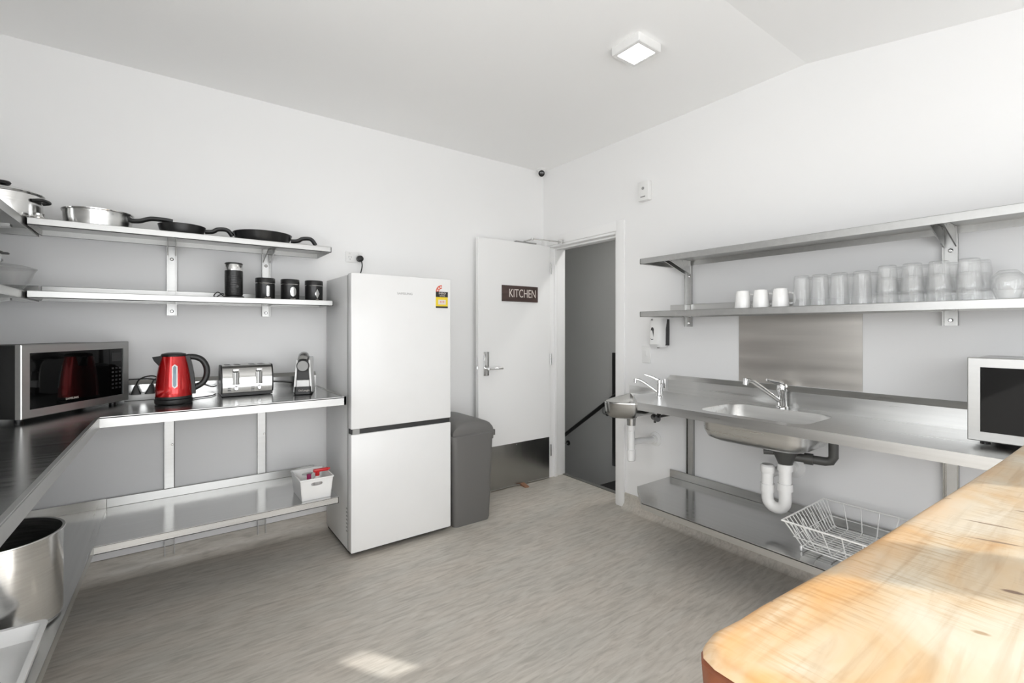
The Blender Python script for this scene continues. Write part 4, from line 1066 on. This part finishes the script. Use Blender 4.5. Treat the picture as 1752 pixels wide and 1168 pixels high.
bm = newbm(); lathe(bm, [(0.029, 0.0), (0.0285, 0.001), (0.0, 0.001)], n=32); bm.transform(at(0, -0.0065, 0.160, FACE_NY)); part('head_badge', bm, 'grey', br)
bm = newbm(); tube(bm, smoothpath([(0, 0.0, 0.203), (0, 0.03, 0.215), (0, 0.08, 0.218), (0, 0.13, 0.204)], 5), 0.020, 12, sy=1.3); part('lever', bm, 'kick', cm)
bm = newbm(); loft(bm, [rrect(0, 0.262, 0.085, 0.05, 0.018, 0.0, 4), rrect(0, 0.262, 0.075, 0.05, 0.018, 0.2, 4)]); part('water_tank', bm, 'glass2', cm)
text('lettering', 'De’Longhi', 0.014, 'cream', cm, at(0.008, -0.0207, 0.021, FACE_NY), ext=0.0002)

# leads and plugs lying behind the appliances
pb = thing('power_board', 'white socket strip with black plugs between microwave and kettle', 'power board', (-0.10, 3.175, ZB))
bm = newbm(); box(bm, -0.075, 0.105, -0.025, 0.030, 0.0005, 0.030, bev=0.004); part('strip_body', bm, 'white', pb)
for k, (px_, ln) in enumerate(((-0.028, 0.02), (0.030, 0.03))):
    bm = newbm(); loft(bm, [rrect(px_, 0, 0.044, 0.036, 0.006, 0.0305, 3), rrect(px_ + 0.004 * k, 0, 0.034, 0.03, 0.006, 0.048, 3), rrect(px_ + 0.006 * k, 0, 0.013, 0.013, 0.004, 0.078, 3)])
    pp = part('plug', bm, 'black', pb)
    bm = newbm()
    pth = [(px_ + 0.005 * k, 0, 0.074), (px_ + 0.012, 0.002, 0.105), (px_ + 0.045, 0.004, 0.122), (px_ + 0.085, 0.004, 0.118), (px_ + 0.12, 0.002, 0.07), (px_ + 0.135, -0.01, 0.012)] if k == 0 else \
          [(px_ + 0.006, 0, 0.074), (px_ + 0.018, -0.004, 0.102), (px_ + 0.042, -0.006, 0.108), (px_ + 0.056, -0.012, 0.07), (px_ + 0.06, -0.02, 0.012)]
    tube(bm, smoothpath(pth, 5), 0.0035, 8); part('cord', bm, 'black', pp)
bm = newbm(); tube(bm, smoothpath([(-0.12, 0.045, 0.02), (-0.09, 0.045, 0.095), (-0.03, 0.043, 0.106), (0.05, 0.043, 0.10), (0.11, 0.04, 0.05), (0.14, 0.035, 0.006)], 5), 0.0035, 8); part('cord', bm, 'black', pb)
def lead(root, pts, r=0.0033):
    bm = newbm(); tube(bm, smoothpath(pts, 6), r, 8)
    return part('cord', bm, 'black', root, world=True)
lead(to, [(0.115, 3.19, ZB + 0.006), (0.125, 3.20, ZB + 0.055), (0.165, 3.20, ZB + 0.062), (0.21, 3.19, ZB + 0.045), (0.235, 3.185, ZB + 0.050)])
lead(kt, [(0.095, 3.02, ZB + 0.0045), (0.14, 3.06, ZB + 0.0045), (0.20, 3.10, ZB + 0.0045), (0.228, 3.17, ZB + 0.0045)])
lead(cm, [(0.515, 3.19, ZB + 0.055), (0.55, 3.20, ZB + 0.050), (0.60, 3.195, ZB + 0.045), (0.655, 3.19, ZB + 0.03), (0.66, 3.19, ZB + 0.0045)])

# ------------------------------------------------------------------ rear shelf things
fo = thing('milk_frother', 'black milk frother with a steel collar on the middle shelf', 'milk frother', (0.306, 3.05, ZM))
bm = newbm(); lathe(bm, [(0.052, 0.0), (0.052, 0.010), (0.046, 0.014)], n=32); part('power_base', bm, 'black', fo)
bm = newbm(); lathe(bm, [(0.042, 0.015), (0.0445, 0.02), (0.0445, 0.152), (0.043, 0.154)], n=40); by = part('body', bm, 'nonstick', fo)
for k in range(9):
    bm = newbm(); lathe(bm, [(0.0447, 0.03 + 0.0125 * k), (0.0453, 0.031 + 0.0125 * k), (0.0447, 0.032 + 0.0125 * k)], n=32, cap0=False, cap1=False); part('ring', bm, 'dark', by)
bm = newbm(); lathe(bm, [(0.044, 0.1545), (0.044, 0.188), (0.043, 0.19)], n=40); part('collar', bm, 'polish', fo, label='steel collar')
bm = newbm(); lathe(bm, [(0.0445, 0.1905), (0.045, 0.194), (0.040, 0.198), (0.0, 0.199)], n=32); part('lid', bm, 'dark', fo)
bm = newbm(); lathe(bm, [(0.008, 0), (0.0075, 0.002), (0.0, 0.002)], n=16); bm.transform(at(0.012, -0.0435, 0.065, FACE_NY)); part('button', bm, 'black', fo)
bm = newbm(); tube(bm, smoothpath([(-0.045, 0.01, 0.008), (-0.075, 0.0, 0.032), (-0.095, -0.01, 0.012), (-0.085, -0.02, 0.004), (-0.06, -0.03, 0.022), (-0.05, -0.02, 0.02)], 5), 0.0028, 8); part('cord', bm, 'black', fo)
labs = ['black canister with a tall clear window, beside the milk frother', 'black canister with an oval clear window, middle of three', 'black canister with a pointed clear window, beside the fridge']
for k, (x, hh) in enumerate(((0.466, 0.124), (0.600, 0.124), (0.735, 0.124))):
    ca = thing('canister', labs[k], 'canister', (x, 3.065, ZM), group='black canisters on the middle shelf')
    bm = newbm(); lathe(bm, [(0.049, 0.0), (0.051, 0.003), (0.051, hh - 0.030), (0.0495, hh - 0.029)], n=40); part('body', bm, 'nonstick', ca)
    bm = newbm(); lathe(bm, [(0.0495, hh - 0.0285), (0.052, hh - 0.027), (0.052, hh - 0.003), (0.050, hh), (0.0, hh)], n=40); part('lid', bm, 'nonstick', ca)
    bm = newbm(); lathe(bm, [(0.0512, hh - 0.033), (0.0522, hh - 0.031), (0.0512, hh - 0.029)], n=40, cap0=False, cap1=False); part('band', bm, 'polish', ca)
    # window: slot, oval, diamond wrapped on the front
    hw, z0, z1 = ((0.008, 0.018, 0.078), (0.0165, 0.022, 0.078), (0.0125, 0.014, 0.072))[k]
    bm = newbm(); loops = []
    for q in range(15):
        u = q / 14; z = z0 + (z1 - z0) * u
        ww = (hw if 0.06 < u < 0.94 else hw * 0.6, hw * (1 - abs(2 * u - 1) ** 2.6) ** 0.5 if 0 < u < 1 else 0.001, hw * (1 - abs(2 * u - 1)) + 0.0008)[k]
        loops.append([Vector((x_, -math.sqrt(0.0516 ** 2 - (x_) ** 2), z)) for x_ in (0.008 - ww, 0.008 - ww * 0.4, 0.008 + ww * 0.4, 0.008 + ww)])
    loft(bm, loops, False, False, closed=False); part('window', bm, 'polish', ca, smooth=60)
    text('lettering', ('COFFEE', 'SUGAR', 'TEA')[k], 0.009, 'cream', ca, at(0.006, -0.0516, 0.008, FACE_NY), ext=0.0003)

def pan(name, label, loc, r, hgt, mat, handle, hl, ang, group=None, hz=0.8, br=0.80):
    t = thing(name, label, 'frying pan', loc, ang, group)
    bm = newbm()
    lathe(bm, [(r * br, 0.0), (r * (br + 0.04), 0.003), (r * (br + 1.6) / 2.55, hgt * 0.6), (r * 0.985, hgt * 0.92), (r, hgt), (r * 0.97, hgt), (r * (br + 1.6) / 2.55 - 0.003, hgt * 0.6), (r * br, 0.006)], n=48)
    part('pan_body', bm, mat, t)
    bm = newbm(); tube(bm, smoothpath([(r * 0.95, 0, hgt * hz - 0.004), (r + 0.03, 0, hgt * hz + 0.0), (r + hl * 0.45, 0, hgt * hz + 0.016), (r + hl * 0.8, 0, hgt * hz + 0.016), (r + hl, 0, hgt * hz + handle)], 5), 0.0120, 10, sy=1.2)
    part('handle', bm, 'black', t)
    return t
zz = ZU + 0.0005
p1 = pan('frying_pan', 'stainless steel frying pan with a black handle, left on the upper shelf', (-0.268, 3.085, zz), 0.133, 0.072, 'pot', 0.012, 0.165, -0.12, 'pans on the upper shelf', br=0.90)
bm = newbm(); lathe(bm, [(0.128, 0.0715), (0.137, 0.0735), (0.138, 0.078), (0.133, 0.080), (0.128, 0.078)], n=48); part('rolled_rim', bm, 'polish', p1)
pan('frying_pan', 'smaller black frying pan, second from the fridge end of the shelf', (0.070, 3.085, zz), 0.107, 0.056, 'nonstick', -0.014, 0.125, -0.06, 'pans on the upper shelf', hz=0.75)
pan('frying_pan', 'larger black frying pan nearest the fridge on the upper shelf', (0.458, 3.09, zz), 0.155, 0.058, 'nonstick', -0.018, 0.130, -0.20, 'pans on the upper shelf', hz=0.6)

# lidded pot and pan lid on the left upper shelf
sp2 = thing('saucepan', 'stainless steel lidded saucepan on the left wall shelf', 'saucepan', (-0.590, 3.060, ZU))
bm = newbm(); lathe(bm, [(0.115, 0.0), (0.124, 0.008), (0.128, 0.03), (0.128, 0.110), (0.132, 0.114)], n=48); part('pot_body', bm, 'pot', sp2)
bm = newbm(); lathe(bm, [(0.131, 0.1145), (0.135, 0.118), (0.133, 0.122), (0.10, 0.134), (0.05, 0.142), (0.0, 0.144)], n=48); ld = part('lid', bm, 'polish', sp2)
bm = newbm(); lathe(bm, [(0.010, 0.143), (0.010, 0.152), (0.022, 0.158), (0.026, 0.166), (0.022, 0.172), (0.0, 0.175)], n=24); part('lid_knob', bm, 'black', ld)
for a in (-0.35, PI - 0.35):
    bm = newbm(); R2 = Matrix.Rotation(a, 4, 'Z')
    tube(bm, [R2 @ Vector(p) for p in smoothpath([(0.126, -0.035, 0.085), (0.152, -0.03, 0.088), (0.158, 0, 0.089), (0.152, 0.03, 0.088), (0.126, 0.035, 0.085)], 4)], 0.008, 10); part('handle', bm, 'black', sp2)
bm = newbm(); lathe(bm, [(0.022, 0.0), (0.024, 0.006), (0.019, 0.014), (0.021, 0.022), (0.0, 0.024)], n=20)
kn = part('pan_lid', bm, 'polish'); kn.location = (-0.462, 2.957, ZU); tag(kn, 'small polished steel knob lid beside the lidded saucepan', 'pan lid')

# bowls on the left middle shelf
bw1 = thing('glass_bowl', 'clear lidded glass bowl at the end of the left shelf', 'bowl', (-0.588, 2.965, ZM))
bm = newbm(); lathe(bm, [(0.060, 0.0), (0.075, 0.004), (0.098, 0.035), (0.112, 0.075), (0.120, 0.092), (0.117, 0.092), (0.109, 0.075), (0.094, 0.036), (0.070, 0.008), (0.0, 0.006)], n=48); part('bowl', bm, 'glass2', bw1)
bm = newbm(); lathe(bm, [(0.122, 0.0925), (0.123, 0.097), (0.085, 0.108), (0.04, 0.114), (0.0, 0.115)], n=48); lb1 = part('lid', bm, 'glass2', bw1)
bm = newbm(); lathe(bm, [(0.010, 0.114), (0.009, 0.120), (0.018, 0.126), (0.017, 0.134), (0.0, 0.136)], n=20); part('lid_knob', bm, 'polish', lb1)
bw2 = thing('mixing_bowl', 'stainless steel mixing bowl in front of the glass bowl', 'bowl', (-0.655, 2.715, ZM))
bm = newbm(); lathe(bm, [(0.060, 0.0), (0.075, 0.003), (0.105, 0.04), (0.122, 0.10), (0.128, 0.135), (0.132, 0.137), (0.130, 0.140), (0.125, 0.137), (0.118, 0.10), (0.10, 0.042), (0.07, 0.008), (0.0, 0.006)], n=48); part('bowl', bm, 'pot', bw2)
bm = newbm(); box(bm, 0.118, 0.148, -0.012, 0.012, 0.128, 0.136, bev=0.003); part('tab_handle', bm, 'dark', bw2)

# ------------------------------------------------------------------ low shelf things
wbx = thing('storage_basket', 'small white plastic handled basket on the low shelf', 'basket', (0.664, 2.812, ZLS + 0.0006))
def tub(bm, w0, d0, w1, d1, hgt, t, holes):
    """open tub with hand holes cut in the two long sides (front/back = -y/+y)"""
    o = [rrect(0, 0, w0, d0, 0.018, 0, 4), rrect(0, 0, w1, d1, 0.020, hgt, 4)]
    i = [rrect(0, 0, w1 - 2 * t, d1 - 2 * t, 0.018, hgt, 4), rrect(0, 0, w0 - 2 * t, d0 - 2 * t, 0.016, t, 4)]
    loft(bm, [o[0], o[1], i[0], i[1]])
bm = newbm()
w0, d0, w1, d1, hg, tt = 0.150, 0.195, 0.172, 0.225, 0.118, 0.003
# long walls carry hand holes: build four walls separately, sharing corners
def wall_with_hole(bm, sgn):
    def P3(u, v):   # u in -1..1 across, v in 0..1 up
        w = lerp(w0, w1, v) / 2; y = sgn * lerp(d0, d1, v) / 2
        return Vector((u * w, y, v * hg))
    hole = [(0.36 * math.copysign(min(1, abs(math.cos(a)) ** 0.5), math.cos(a)), 0.74 + 0.085 * math.sin(a)) for a in [2 * PI * k / 16 for k in range(16)]]
    outer = [(math.copysign(1, math.cos(a)) if abs(math.cos(a)) > 0.707 else math.cos(a) / 0.707, 0.5 + 0.5 * (math.copysign(1, math.sin(a)) if abs(math.sin(a)) > 0.707 else math.sin(a) / 0.707)) for a in [2 * PI * k / 16 for k in range(16)]]
    inn = Vector((0, -sgn * tt, 0))
    loft(bm, [[P3(*p) for p in outer], [P3(*p) for p in hole], [P3(*p) + inn for p in hole], [P3(*p) + inn for p in outer]], False, False)
wall_with_hole(bm, 1); wall_with_hole(bm, -1)
for s in (-1, 1):
    a = [Vector((s * w0 / 2, -d0 / 2, 0)), Vector((s * w0 / 2, d0 / 2, 0)), Vector((s * w1 / 2, d1 / 2, hg)), Vector((s * w1 / 2, -d1 / 2, hg))]
    loft(bm, [a, [p + Vector((-s * tt, 0, 0)) for p in a]])
prism(bm, [(-w0 / 2, -d0 / 2), (w0 / 2, -d0 / 2), (w0 / 2, d0 / 2), (-w0 / 2, d0 / 2)], 0, tt)
part('tub', bm, 'white', wbx, smooth=20)
for s in (-1, 1):
    bm = newbm(); box(bm, -w1 / 2 - 0.003, w1 / 2 + 0.003, s * d1 / 2 - 0.005, s * d1 / 2 + 0.004, hg - 0.006, hg + 0.001, bev=0.002); part('rim', bm, 'white', wbx)
    bm = newbm(); box(bm, s * w1 / 2 - 0.004, s * w1 / 2 + 0.004, -d1 / 2, d1 / 2, hg - 0.006, hg + 0.001, bev=0.002); part('rim', bm, 'white', wbx)
b1 = thing('cleaning_bottle', 'bottle with a magenta cap standing in the white basket', 'bottle', (0.640, 2.775, ZLS + 0.004))
bm = newbm(); lathe(bm, [(0.022, 0), (0.024, 0.004), (0.024, 0.075), (0.012, 0.095)], n=20); part('body', bm, 'white', b1)
bm = newbm(); lathe(bm, [(0.012, 0.095), (0.012, 0.122), (0.0, 0.124)], n=16); part('cap', bm, 'pink', b1, label='magenta cap')
b2 = thing('spray_bottle', 'bottle with a red spray head leaning over the white basket', 'bottle', (0.690, 2.800, ZLS + 0.004))
bm = newbm(); lathe(bm, [(0.023, 0), (0.025, 0.004), (0.025, 0.08), (0.011, 0.10)], n=20); part('body', bm, 'white', b2)
bm = newbm(); lathe(bm, [(0.012, 0.10), (0.012, 0.122)], n=16); box(bm, -0.022, 0.060, -0.010, 0.010, 0.120, 0.137, bev=0.004); box(bm, 0.055, 0.068, -0.005, 0.005, 0.125, 0.134); part('spray_head', bm, 'redp', b2, label='red spray head')

stp = thing('stock_pot', 'large open stainless steel stock pot on the left low shelf', 'stock pot', (-0.432, 2.135, ZLS))
bm = newbm()
Rp, Hp = 0.158, 0.285
lathe(bm, [(Rp - 0.014, 0.0), (Rp - 0.004, 0.006), (Rp, 0.02), (Rp, Hp - 0.006), (Rp + 0.005, Hp - 0.003), (Rp + 0.004, Hp), (Rp - 0.003, Hp - 0.001), (Rp - 0.004, 0.012), (0.0, 0.008)], n=72)
part('pot_body', bm, 'pot', stp)
for a in (-1.62, 1.52):
    R2 = Matrix.Rotation(a, 4, 'Z')
    bm = newbm(); tube(bm, [R2 @ Vector(p) for p in smoothpath([(Rp, -0.045, 0.235), (Rp + 0.02, -0.043, 0.245), (Rp + 0.032, 0, 0.268), (Rp + 0.02, 0.043, 0.245), (Rp, 0.045, 0.235)], 5)], 0.005, 10)
    hd = part('handle', bm, 'polish', stp)
    for dy in (-0.04, 0.04):
        for dz in (0.228, 0.244):
            bm = newbm(); lathe(bm, [(0.006, 0), (0.005, 0.003), (0, 0.004)], n=10); bm.transform(R2 @ Matrix.Translation((Rp, dy, dz)) @ Matrix.Rotation(PI / 2, 4, 'Y')); part('rivet', bm, 'chrome', hd)
            bm = newbm(); lathe(bm, [(0.006, 0), (0.005, 0.003), (0, 0.004)], n=10); bm.transform(R2 @ Matrix.Translation((Rp - 0.0038, dy, dz)) @ Matrix.Rotation(-PI / 2, 4, 'Y')); part('rivet', bm, 'chrome', hd)

ty = thing('cutlery_tray', 'white plastic tray in front of the stock pot', 'tray', (-0.424, 1.765, ZLS + 0.0005))
bm = newbm()
loft(bm, [rrect(0, 0, 0.25, 0.34, 0.02, 0.0, 4), rrect(0, 0, 0.275, 0.37, 0.022, 0.062, 4), rrect(0, 0, 0.285, 0.38, 0.022, 0.066, 4), rrect(0, 0, 0.285, 0.38, 0.022, 0.070, 4), rrect(0, 0, 0.258, 0.352, 0.018, 0.070, 4), rrect(0, 0, 0.235, 0.325, 0.016, 0.030, 4)])
part('tray_body', bm, 'white', ty, smooth=25)
for x in (0.045, -0.03):
    bm = newbm(); box(bm, x - 0.004, x + 0.004, -0.15, 0.05, 0.0305, 0.058, bev=0.002); part('divider', bm, 'white', ty)
bm = newbm(); box(bm, -0.02, 0.03, 0.085, 0.093, 0.0302, 0.034); part('drain_slot', bm, 'dark', ty, smooth=0)
for x in (0.062, 0.082):
    bm = newbm(); box(bm, x - 0.003, x + 0.003, -0.11, -0.03, 0.0302, 0.034); part('drain_slot', bm, 'dark', ty, smooth=0)

# ------------------------------------------------------------------ mugs and glasses on the right shelf
def mug(name, label, y, x=2.50):
    t = thing(name, label, 'mug', (x, y, ZMB), group='white mugs on the glass shelf')
    bm = newbm(); lathe(bm, [(0.0395, 0.0), (0.040, 0.003), (0.0340, 0.080), (0.031, 0.093), (0.026, 0.0955), (0.0, 0.0955)], n=36); part('cup', bm, 'porcelain', t)
    bm = newbm(); tube(bm, smoothpath([(0.022, -0.028, 0.075), (0.034, -0.043, 0.070), (0.040, -0.050, 0.046), (0.036, -0.046, 0.022), (0.026, -0.031, 0.018)], 4), 0.005, 8); part('handle', bm, 'porcelain', t)
for y, lab in ((1.306, 'white mug turned upside down, first in the row from the door'), (1.210, 'white mug turned upside down, second in the row from the door'), (1.113, 'white mug turned upside down, next to the tall glasses')):
    mug('mug', lab, y)
def glass_bm(r0, r1, hgt, w, flute, fa, base=0.008, n=48):
    """upside-down tumbler: rim r1 at z=0, base r0 on top"""
    bm = newbm()
    def ring(r, z, a): return circ(0, 0, z, r, n, flute, a)
    loft(bm, [ring(r1 - w, 0.0, 0), ring(r1, 0.0, 0), ring(r1, hgt * 0.12, 0), ring(lerp(r1, r0, 0.2), hgt * 0.2, fa), ring(lerp(r1, r0, 0.93), hgt * 0.93, fa), ring(r0 * 0.97, hgt * 0.985, 0), ring(r0 * 0.88, hgt, 0),
              ring(r0 * 0.6, hgt, 0), ring(0.001, hgt - 0.002, 0)], False, True)
    loft(bm, [ring(r1 - w, 0.0, 0), ring(lerp(r1, r0, 0.93) - w, hgt * 0.92, 0), ring(r0 * 0.7, hgt - base, 0), ring(0.001, hgt - base - 0.001, 0)], False, True)
    return bm
def glass(name, label, bmf, loc, group, cat='glass'):
    if callable(bmf):
        o = part(name, bmf(), 'glass', smooth=50)
    else:
        o = bmf.copy(); COL.objects.link(o); o.name = name
    o.location = loc
    return tag(o, label, cat, group)
tall = None
order = ['first', 'second', 'third', 'fourth']
for k, y in enumerate((1.014, 0.934, 0.855, 0.768)):
    for row, x in enumerate((2.50, 2.60)):
        lab = f'tall clear glass upside down, {order[k]} after the mugs, {"front" if row == 0 else "back"} row'
        g = glass('tall_glass', lab, tall or (lambda: glass_bm(0.032, 0.0385, 0.148, 0.0022, 12, 0.012)), (x, y - 0.012 * row, ZMB), 'tall glasses on the shelf')
        tall = tall or g
tum = None
for k, y in enumerate((0.676, 0.592, 0.508, 0.420)):
    for row, x in enumerate((2.50, 2.60)):
        for lev in (0, 1):
            lab = f'{"upper" if lev else "lower"} clear tumbler of the {order[k]} stacked pair, {"front" if row == 0 else "back"} row'
            g = glass('tumbler', lab, tum or (lambda: glass_bm(0.0315, 0.0405, 0.112, 0.0022, 16, 0.012)), (x, y - 0.014 * row, ZMB + 0.050 * lev + 0.0003), 'stacked tumblers on the shelf')
            tum = tum or g
rb = None
for (x, y, lab) in ((2.475, 0.312, 'round stemless glass at the near end of the shelf, in front'), (2.585, 0.318, 'round stemless glass at the near end of the shelf, behind')):
    def rbm():
        bm = newbm()
        lathe(bm, [(0.030, 0), (0.032, 0.0), (0.043, 0.035), (0.046, 0.06), (0.041, 0.085), (0.030, 0.098), (0.024, 0.105), (0.0, 0.106)], n=40, cap0=False)
        lathe(bm, [(0.030, 0), (0.041, 0.035), (0.044, 0.06), (0.039, 0.083), (0.026, 0.094), (0.0, 0.096)], n=40, cap0=False)
        return bm
    g = glass('round_glass', lab, rb or rbm, (x, y, ZMB), 'round glasses on the shelf'); rb = rb or g

# ------------------------------------------------------------------ timber slab counter
wc = thing('timber_counter', 'thick honey-coloured live-edge timber counter in sunlight', 'counter', (1.2, -0.1, 0.98))
EDGE = [(2.12, 0.168), (1.90, 0.176), (1.681, 0.185), (1.40, 0.193), (1.135, 0.204), (0.93, 0.211), (0.727, 0.220), (0.62, 0.227), (0.538, 0.231), (0.47, 0.237), (0.435, 0.239), (0.40, 0.2405), (0.380, 0.238), (0.368, 0.230), (0.362, 0.215), (0.361, 0.18), (0.360, 0.10), (0.359, -0.02), (0.357, -0.18), (0.356, -0.30), (0.356, -0.44)]
BACK = [(2.12, -0.44)]
ZT, TH = 1.05, 0.075
def inset(d, z):
    n = len(EDGE); out = []
    for i, (x, y) in enumerate(EDGE):
        a = EDGE[max(i - 1, 0)]; b = EDGE[min(i + 1, n - 1)]
        t = Vector((b[0] - a[0], b[1] - a[1])).normalized()
        wob = 0.0012 * math.sin(i * 2.1) if 0 < i < 12 else 0
        out.append(Vector((x - t.y * (d + wob) * 1.0, y + t.x * (d + wob), z)))
    out[-1].y = -0.44; out[0].x = 2.12
    return out + [Vector((2.12, -0.44, z))]
# travel runs along -X then -Y, so the inward normal is (-t.y, t.x)
bm = newbm()
loft(bm, [inset(0.009, ZT - 0.006), inset(0.0035, ZT - 0.012), inset(0.006, ZT - 0.0065), inset(0.009, ZT - 0.003), inset(0.014, ZT - 0.0008), inset(0.022, ZT)], cap0=True, cap1=True)
part('slab_top', bm, M['wood'], wc, smooth=60, orient=True)
bm = newbm()
loft(bm, [inset(0.006, ZT - 0.0125), inset(0.002, ZT - 0.016), inset(0.004, ZT - 0.04), inset(0.016, ZT - TH), inset(0.05, ZT - TH - 0.002)], cap0=True, cap1=True)
part('slab_edge', bm, 'bark', wc, world=True, smooth=40, label='dark brown live edge')
for x in (0.62, 1.95):
    bm = newbm(); box(bm, x - 0.05, x + 0.05, -0.34, -0.24, 0.0, ZT - TH - 0.0005, bev=0.006); part('leg', bm, 'bark', wc, world=True)
slab = [o for o in bpy.data.objects if o.name == 'slab_top'][0]
slab.data.transform(ROOT['timber_counter'].inverted())
